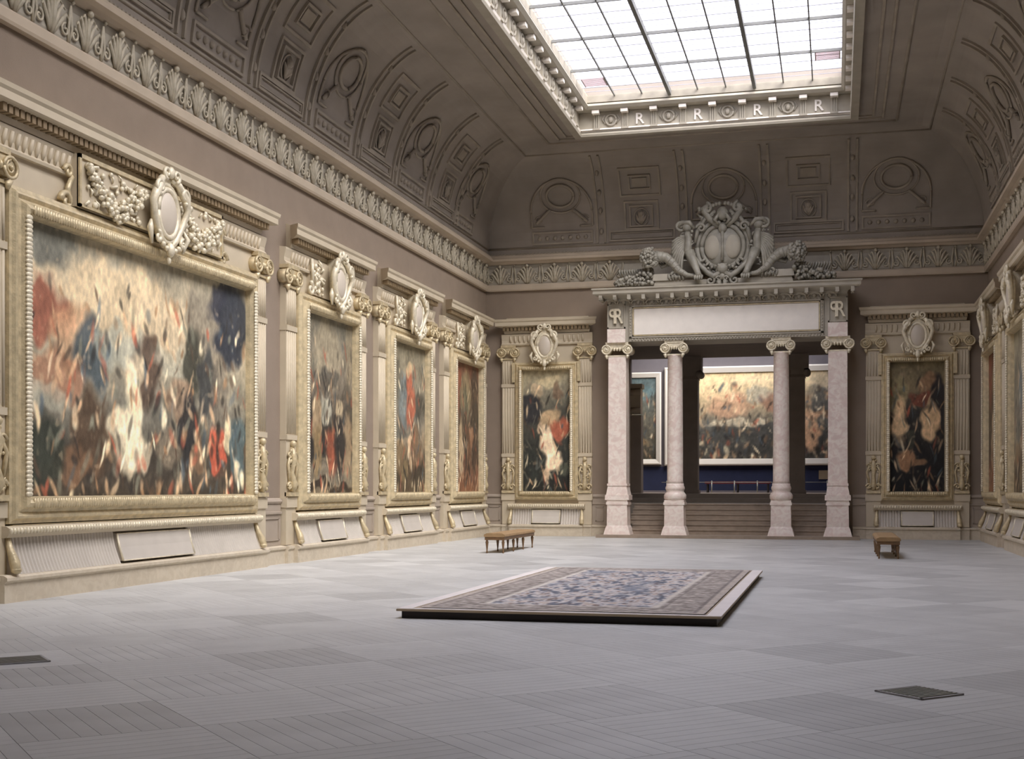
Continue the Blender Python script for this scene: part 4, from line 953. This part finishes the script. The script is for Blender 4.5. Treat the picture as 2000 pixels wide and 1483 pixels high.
for s_ in (-1, 1):
    # winged beast supporter: head and swirl, body, wing feathers, clawed leg
    b = MB()
    b.ball((s_ * 1.02, 0.25, 1.66), (0.15, 0.14, 0.14), 10, 7)
    b.spiral((s_ * 1.20, 0.25, 1.72), 0.17, 1.4, 0.06, s_, PI); b.tube([(s_ * 0.80, 0.28, 1.62), (s_ * 0.95, 0.35, 1.78), (s_ * 1.15, 0.3, 1.80), (s_ * 1.3, 0.25, 1.66)], [0.04, 0.07, 0.07, 0.03], 7)
    b.tube([(s_ * 1.02, 0.22, 1.55), (s_ * 0.98, 0.25, 1.30), (s_ * 1.0, 0.25, 1.0), (s_ * 0.92, 0.22, 0.75), (s_ * 0.85, 0.2, 0.55)], [0.09, 0.11, 0.13, 0.12, 0.09], 9)
    b.build('beast_body', M['sculpt'], sc)
    b = MB()
    b.tube([(s_ * 0.95, 0.25, 0.95), (s_ * 0.82, 0.32, 0.62), (s_ * 0.70, 0.36, 0.32), (s_ * 0.66, 0.42, 0.20)], [0.15, 0.12, 0.09, 0.10], 9)
    for k in range(4): b.tube([(s_ * (0.58 + 0.06 * k), 0.42, 0.22), (s_ * (0.57 + 0.065 * k), 0.50, 0.17), (s_ * (0.57 + 0.065 * k), 0.52, 0.08)], [0.04, 0.042, 0.02], 6)
    b.build('clawed_leg', M['sculpt'], sc)
    b = MB()
    leaf_relief(b, min(s_ * 0.8, s_ * 1.35), max(s_ * 0.8, s_ * 1.35), 0.5, 1.55, 0.24, 30, 130 + s_, 0.05)
    for k in range(9):
        a = math.radians(-28 - 7.0 * k); L_ = 0.42 + 0.055 * k; bx_, bz_ = 1.06, 1.42 - 0.035 * k; cx_, sx_ = math.cos(a), math.sin(a)
        b.tube([(s_ * bx_, 0.24, bz_), (s_ * (bx_ + 0.45 * L_ * cx_ + 0.05), 0.33, bz_ + 0.40 * L_ * sx_), (s_ * (bx_ + 0.85 * L_ * cx_ + 0.05), 0.31, bz_ + 0.85 * L_ * sx_), (s_ * (bx_ + L_ * cx_), 0.26, bz_ + L_ * sx_ - 0.05)], [0.03, 0.042, 0.045, 0.012], 6)
    for k in range(8):
        q = k / 7; x0, z0 = 1.05 + 0.06 * k, 1.25 - 0.06 * k
        b.tube([(s_ * x0, 0.12, z0 - 0.55 * (1 - q) * 0.2), (s_ * (x0 + 0.13), 0.16, z0 - 0.22), (s_ * (x0 + 0.20 + 0.10 * q), 0.14, z0 - 0.55 + 0.28 * q), (s_ * (x0 + 0.22 + 0.2 * q), 0.10, z0 - 0.62 + 0.5 * q)], [0.03, 0.06, 0.055, 0.02], 6)
    for k in range(5): b.tube([(s_ * (1.12 + 0.07 * k), 0.2, 1.45 - 0.12 * k), (s_ * (1.28 + 0.06 * k), 0.2, 1.20 - 0.10 * k), (s_ * (1.26 + 0.07 * k), 0.18, 0.92 - 0.05 * k)], [0.05, 0.06, 0.02], 6)
    b.build('wing', M['sculpt'], sc)
    b = MB(); pts = [(s_ * 0.72, 0.30, 0.22), (s_ * 1.0, 0.32, 0.26), (s_ * 1.25, 0.32, 0.40), (s_ * 1.42, 0.30, 0.62), (s_ * 1.62, 0.30, 0.80), (s_ * 1.85, 0.32, 0.84), (s_ * 2.02, 0.34, 0.80)]
    rs = [0.05, 0.07, 0.10, 0.12, 0.14, 0.16, 0.20]
    b.tube(pts, rs, 12)
    for i in range(len(pts) - 1):
        for q in (0.0, 0.5):
            p = [pts[i][c] * (1 - q) + pts[i + 1][c] * q for c in range(3)]; r = (rs[i] * (1 - q) + rs[i + 1] * q)
            d = Vector(pts[i + 1]) - Vector(pts[i]); d.normalize()
            b.tube([Vector(p) - d * 0.02, Vector(p), Vector(p) + d * 0.02], [r * 1.0, r * 1.12, r * 1.0], 12)
    hn = b.build('cornucopia', M['sculpt'], sc)
    r = random.Random(20 + s_); b = MB()
    for k in range(60):
        a, c = r.uniform(0, 2 * PI), r.uniform(-0.9, 0.9); q = 0.27
        b.ball((s_ * (2.10) + q * math.cos(a) * math.sqrt(1 - c * c) * 0.9, 0.36 + q * 0.7 * abs(math.sin(a)) * math.sqrt(1 - c * c), 0.80 + q * c * 1.1), r.uniform(0.045, 0.07), 6, 4)
    b.ball((s_ * 2.1, 0.36, 0.8), (0.23, 0.18, 0.25), 10, 6)
    b.build('fruit_cluster', M['sculpt'], hn, kind='stuff')
    b = MB()
    for k in range(150):
        q = r.random() ** 0.8; x = 2.0 + 1.15 * q; hgt = 0.52 * (1 - q * 0.75)
        b.ball((s_ * x, 0.20 + r.uniform(-0.12, 0.2), r.uniform(0.04, hgt)), r.uniform(0.04, 0.075), 6, 4)
    for k in range(14):
        x = 2.0 + 0.075 * k; b.tube([(s_ * x, 0.1, 0.3), (s_ * (x + 0.06), 0.15, 0.50), (s_ * (x + 0.12), 0.1, 0.58 - 0.015 * k)], [0.02, 0.05, 0.02], 5)
    b.build('fruit_heap', M['sculpt'], sc, kind='stuff')
    b = MB()
    b.spiral((s_ * 1.35, 0.28, 0.28), 0.13, 1.3, 0.045, s_); 
    for k in range(5): b.tube([(s_ * (1.12 + 0.10 * k), 0.24, 0.14), (s_ * (1.14 + 0.10 * k), 0.30, 0.24), (s_ * (1.17 + 0.10 * k), 0.26, 0.33)], [0.03, 0.04, 0.015], 6)
    b.build('leaf_scroll', M['sculpt'], sc)

# ------------------------------------------------------------------ stairs, vestibule, second room
st = empty('staircase', (PC, YB - 0.33, 0.09), 0, 'flight of worn stone steps rising through the doorway', 'stairs')
VX0, VX1 = -7.0, 0.75
for k in range(6):
    x0, x1 = (-2.86, 2.88) if k < 2 else (OX0 - PC + 0.005, OX1 - PC - 0.005)
    yb = 0.30 * k; h0, h1 = 0.15 * k, 0.15 * (k + 1)
    MB().box(x0, x1, yb + (0.0 if k == 0 else 0.0), 2.0, h0, h1 - 0.035).box(x0, x1, yb - 0.02, 2.0, h1 - 0.035, h1).build('step', M['step'], st)
LZ = 0.99; TF = 1.29
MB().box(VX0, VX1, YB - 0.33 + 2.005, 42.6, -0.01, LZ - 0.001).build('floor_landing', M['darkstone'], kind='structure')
s2 = empty('upper_steps', (PC, 41.5, LZ), 0, 'two dark stone steps beyond the landing, below the blue dado', 'stairs')
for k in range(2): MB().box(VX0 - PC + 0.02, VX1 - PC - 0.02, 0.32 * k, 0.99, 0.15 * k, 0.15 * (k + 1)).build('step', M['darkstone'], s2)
MB().box(-10.0, 4.0, 42.5, 50.4, TF - 0.3, TF).build('floor_far_room', M['step'], kind='structure')
VZ = 5.92
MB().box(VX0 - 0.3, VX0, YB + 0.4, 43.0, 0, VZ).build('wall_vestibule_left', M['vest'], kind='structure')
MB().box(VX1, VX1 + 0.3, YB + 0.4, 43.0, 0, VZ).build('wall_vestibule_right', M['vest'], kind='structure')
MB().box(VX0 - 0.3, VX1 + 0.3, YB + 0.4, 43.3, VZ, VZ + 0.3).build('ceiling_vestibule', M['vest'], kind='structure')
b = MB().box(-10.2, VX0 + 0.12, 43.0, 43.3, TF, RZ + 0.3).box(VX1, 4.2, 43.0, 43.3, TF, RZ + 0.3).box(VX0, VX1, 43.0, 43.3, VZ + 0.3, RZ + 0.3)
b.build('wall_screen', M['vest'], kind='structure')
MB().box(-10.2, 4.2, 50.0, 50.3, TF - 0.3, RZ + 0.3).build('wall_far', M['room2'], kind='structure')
MB().box(-10.4, -10.0, 43.0, 50.3, TF - 0.3, RZ + 0.3).build('wall_far_left', M['room2'], kind='structure')
MB().box(4.0, 4.4, 43.0, 50.3, TF - 0.3, RZ + 0.3).build('wall_far_right', M['room2'], kind='structure')
b = MB()
for (x0, x1, y0, y1) in ((-10.4, RX0, 43.0, 50.3), (RX1, 4.4, 43.0, 50.3), (RX0, RX1, 43.0, RY0), (RX0, RX1, RY1, 50.3)): b.box(x0, x1, y0, y1, RZ, RZ + 0.3)
b.build('ceiling_far', M['whitepaint'], kind='structure')
e = empty('window_2', (0, 0, 0), kind='structure')
for i in range(4):
    for j in range(3):
        x0 = RX0 + i * (RX1 - RX0) / 4; y0 = RY0 + j * (RY1 - RY0) / 3
        MB().box(x0 + 0.03, x0 + (RX1 - RX0) / 4 - 0.03, y0 + 0.03, y0 + (RY1 - RY0) / 3 - 0.03, RZ + 0.05, RZ + 0.056).build('pane', M['glass'], e)
# dark square piers behind the columns
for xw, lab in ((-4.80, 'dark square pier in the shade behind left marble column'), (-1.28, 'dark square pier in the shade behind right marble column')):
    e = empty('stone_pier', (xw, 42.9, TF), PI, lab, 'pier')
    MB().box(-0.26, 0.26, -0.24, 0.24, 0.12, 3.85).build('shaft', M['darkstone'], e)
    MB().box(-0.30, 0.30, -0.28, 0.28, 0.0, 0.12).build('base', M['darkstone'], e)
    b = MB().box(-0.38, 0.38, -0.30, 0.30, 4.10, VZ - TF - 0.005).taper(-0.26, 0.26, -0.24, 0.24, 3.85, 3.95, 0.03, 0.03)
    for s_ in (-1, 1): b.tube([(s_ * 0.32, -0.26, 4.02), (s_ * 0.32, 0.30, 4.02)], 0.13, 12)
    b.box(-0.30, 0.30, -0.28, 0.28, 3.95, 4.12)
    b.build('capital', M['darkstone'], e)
# door jamb with console on the left of the landing
e = empty('door_jamb', (-6.62, 42.75, LZ), PI, 'pale stone door jamb with scrolled bracket, in shade left of landing', 'door jamb')
MB().box(-0.22, 0.16, 0.0, 0.5, 0.31, 2.95).build('pier', M['dado'], e)
MB().box(0.17, 0.26, 0.0, 0.55, 0.31, 3.0).build('light_edge', M['stone'], e)
b = MB().box(-0.26, 0.24, 0.0, 0.58, 3.85, 4.0).box(-0.20, 0.20, 0.0, 0.5, 3.0, 3.85)
b.tube([(-0.22, 0.55, 3.72), (0.22, 0.55, 3.72)], 0.11, 10).tube([(-0.2, 0.5, 3.12), (0.2, 0.5, 3.12)], 0.08, 10)
b.build('bracket', M['stone'], e)

# far room: painting, side painting, dado, railing
FY = 50.0
ramp, blobs = sets['far']
make_painting('framed_painting', (-2.35, FY - 0.05, 0), PI, 'wide bright painting in white frame, seen through the columns', 4.0, 2.62, 5.98, 0.26, ramp, blobs, 81, 150, 80, plain='whitepaint')
ramp, blobs = sets['side']
make_painting('framed_painting', (-7.85, FY - 0.05, 0), PI, 'blue green painting strip in cream frame, left end of far room', 0.88, 2.62, 5.85, 0.22, ramp, blobs, 91, 50, 70, plain='whitepaint')
MB().box(-9.9, 3.9, FY - 0.04, FY - 0.001, TF + 0.08, 2.32).build('trim_7', M['blue'], kind='structure')
MB().box(-9.9, 3.9, FY - 0.06, FY - 0.001, TF, TF + 0.08).build('baseboard_far', M['room2'], kind='structure')
e = empty('barrier_rail', (PC, 48.6, TF), 0, 'low rail on thin posts before the blue dado in far room', 'railing')
pm = MB().tube([(0, 0, 0), (0, 0, 0.42)], 0.022, 6).ball((0, 0, 0.43), 0.03, 6, 4).mesh('post', M['iron'])
for k in range(8): inst('post', pm, e, (-3.2 + 0.86 * k, 0, 0))
MB().tube([(-3.4, 0, 0.40), (3.2, 0, 0.40)], 0.010, 6).build('rail', M['iron'], e)
e = empty('low_bench', (-3.7, 49.25, TF), 0, 'long low bench with dark red seat against blue dado in far room', 'bench')
MB().box(-1.25, 1.25, -0.22, 0.22, 0.34, 0.44).build('seat', M['red'], e)
for x in (-1.15, 0.0, 1.15):
    for y in (-0.17, 0.17): MB().box(x - 0.03, x + 0.03, y - 0.03, y + 0.03, 0, 0.34).build('leg', M['darkwood'], e)
o = MB().box(-0.17, 0.17, -0.02, 0, -0.17, 0.17).build('notice_card', M['notice'], loc=(-0.50, FY - 0.045, 1.98)); o['label'] = 'small tan card fixed on the blue dado, right side of doorway'; o['category'] = 'sign'

# ------------------------------------------------------------------ rug on its platform
RX, RY = (-4.88, -1.2), (13.62, 21.4)
pf = empty('display_platform', ((RX[0] + RX[1]) / 2, (RY[0] + RY[1]) / 2, 0), 0, 'low dark wooden platform under the rug in mid floor', 'platform')
hx, hy = (RX[1] - RX[0]) / 2, (RY[1] - RY[0]) / 2
MB().box(-hx + 0.05, hx - 0.05, -hy + 0.05, hy - 0.05, 0.001, 0.085).build('base', M['darkwood'], pf)
MB().box(-hx, hx, -hy, hy, 0.085, 0.108).build('top_board', M['edgewood'], pf)
bx = MB().box(-hx + 0.0, -hx + 0.16, -hy + 0.02, hy, 0.108, 0.114).box(hx - 0.16, hx, -hy + 0.02, hy, 0.108, 0.114).box(-hx + 0.16, hx - 0.16, -hy + 0.02, -hy + 0.12, 0.108, 0.114)
bx.build('edge_cloth', M['cloth'], pf)
def rug_mesh(w_, l_, nx, ny):
    us = np.linspace(0, 1, nx + 1); vv = np.linspace(0, 1, ny + 1); U, V = np.meshgrid(us, vv, indexing='ij'); x = U * w_; y = V * l_
    n1 = fbm(x * 13, y * 6.5, 200, 3); n2 = fbm(x * 20, y * 10, 210, 3); n3 = fbm(x * 2, y * 2, 220, 2)
    base = np.stack([206 + 0 * x, 199 + 0 * x, 196 + 0 * x], -1)
    def mixc(c, a):
        nonlocal base; a = np.clip(a, 0, 1)[..., None]; base = base * (1 - a) + np.array(c) * a
    mixc((92, 96, 108), (n1 - 0.52) * 9); mixc((196, 176, 160), (0.42 - n1) * 8); mixc((120, 96, 84), (n2 - 0.62) * 9); mixc((120, 126, 138), (n3 - 0.62) * 3)
    # symmetrical medallions
    wv = np.cos(x * 9.2) * np.cos(y * 7.1) + 0.5 * np.cos(x * 18) * np.cos(y * 15); mixc((112, 114, 124), (wv - 0.95) * 3); mixc((206, 196, 190), (-wv - 0.95) * 3)
    d = np.minimum.reduce([x, w_ - x, y, l_ - y])
    bw = 0.62
    inb = (d < bw)
    bt = fbm(x * 14, y * 14, 240, 3)
    bc = np.stack([160 + 150 * (bt - 0.5), 148 + 145 * (bt - 0.5), 138 + 140 * (bt - 0.5)], -1) + 14 * (np.cos(x * 26) * np.cos(y * 26))[..., None]
    base = np.where(inb[..., None], bc, base)
    for (a, c, k) in ((bw, (214, 204, 190), 0.04), (bw - 0.09, (112, 104, 98), 0.015), (0.12, (112, 102, 98), 0.018), (0.05, (190, 176, 162), 0.05)):
        mixc(c, (k - np.abs(d - a)) / 0.012)
    col = srgb2lin(np.clip((base * 0.80 + 34) * (0.86 + 0.28 * fbm(x * 30, y * 30, 260, 2))[..., None], 10, 250))
    z = 0.006 + 0.003 * fbm(x * 1.5, y * 1.5, 270, 2)
    v = [(us[i] * w_ - w_ / 2, vv[j] * l_ - l_ / 2, float(z[i, j])) for i in range(nx + 1) for j in range(ny + 1)]
    f = [(i * (ny + 1) + j, (i + 1) * (ny + 1) + j, (i + 1) * (ny + 1) + j + 1, i * (ny + 1) + j + 1) for i in range(nx) for j in range(ny)]
    me = bpy.data.meshes.new('rug'); me.from_pydata(v, [], f); me.materials.append(M['rug'])
    at = me.color_attributes.new('pigment', 'FLOAT_COLOR', 'POINT'); arr = np.concatenate([col.reshape(-1, 3), np.ones(((nx + 1) * (ny + 1), 1))], 1).astype(np.float32)
    at.data.foreach_set('color', arr.ravel()); return me
ro = inst('patterned_rug', rug_mesh(3.26, 7.5, 150, 260), None, ((RX[0] + RX[1]) / 2 + 0.02, (RY[0] + RY[1]) / 2 - 0.02, 0.115))
ro['label'] = 'large faded blue grey patterned rug with brown border, laid on low platform'; ro['category'] = 'rug'

# ------------------------------------------------------------------ benches
def make_bench(loc, rz, label, L=2.95, W=0.50):
    e = empty('bench', loc, rz, label, 'bench', 'upholstered benches')
    hw_, hl = W / 2, L / 2
    b = MB().prism([(-hw_ + 0.02, 0.37), (hw_ - 0.02, 0.37), (hw_, 0.39), (hw_ - 0.01, 0.43), (hw_ - 0.07, 0.455), (-hw_ + 0.07, 0.455), (-hw_ + 0.01, 0.43), (-hw_, 0.39)], -hl, hl)
    b.build('cushion', M['velvet'], e)
    MB().box(-hl + 0.02, hl - 0.02, -hw_ + 0.02, hw_ - 0.02, 0.30, 0.37).build('apron', M['oak'], e)
    lg = MB().lathe([(0.0, 0.0), (0.018, 0.0), (0.022, 0.03), (0.014, 0.05), (0.020, 0.12), (0.032, 0.22), (0.036, 0.26), (0.022, 0.28), (0.034, 0.30), (0.034, 0.34), (0.0, 0.34)], 0, 0, 10).mesh('leg', M['oak'])
    for k in range(4):
        for s_ in (-1, 1): inst('leg', lg, e, (-hl + 0.07 + k * (L - 0.14) / 3, s_ * (hw_ - 0.06), 0.0))
    return e
make_bench((-7.52, 29.02, 0), PI / 2, 'long tan bench on turned legs, standing left of the doorway')
make_bench((1.05, 28.85, 0), PI / 2, 'dark long bench seen end-on, standing right of the doorway')
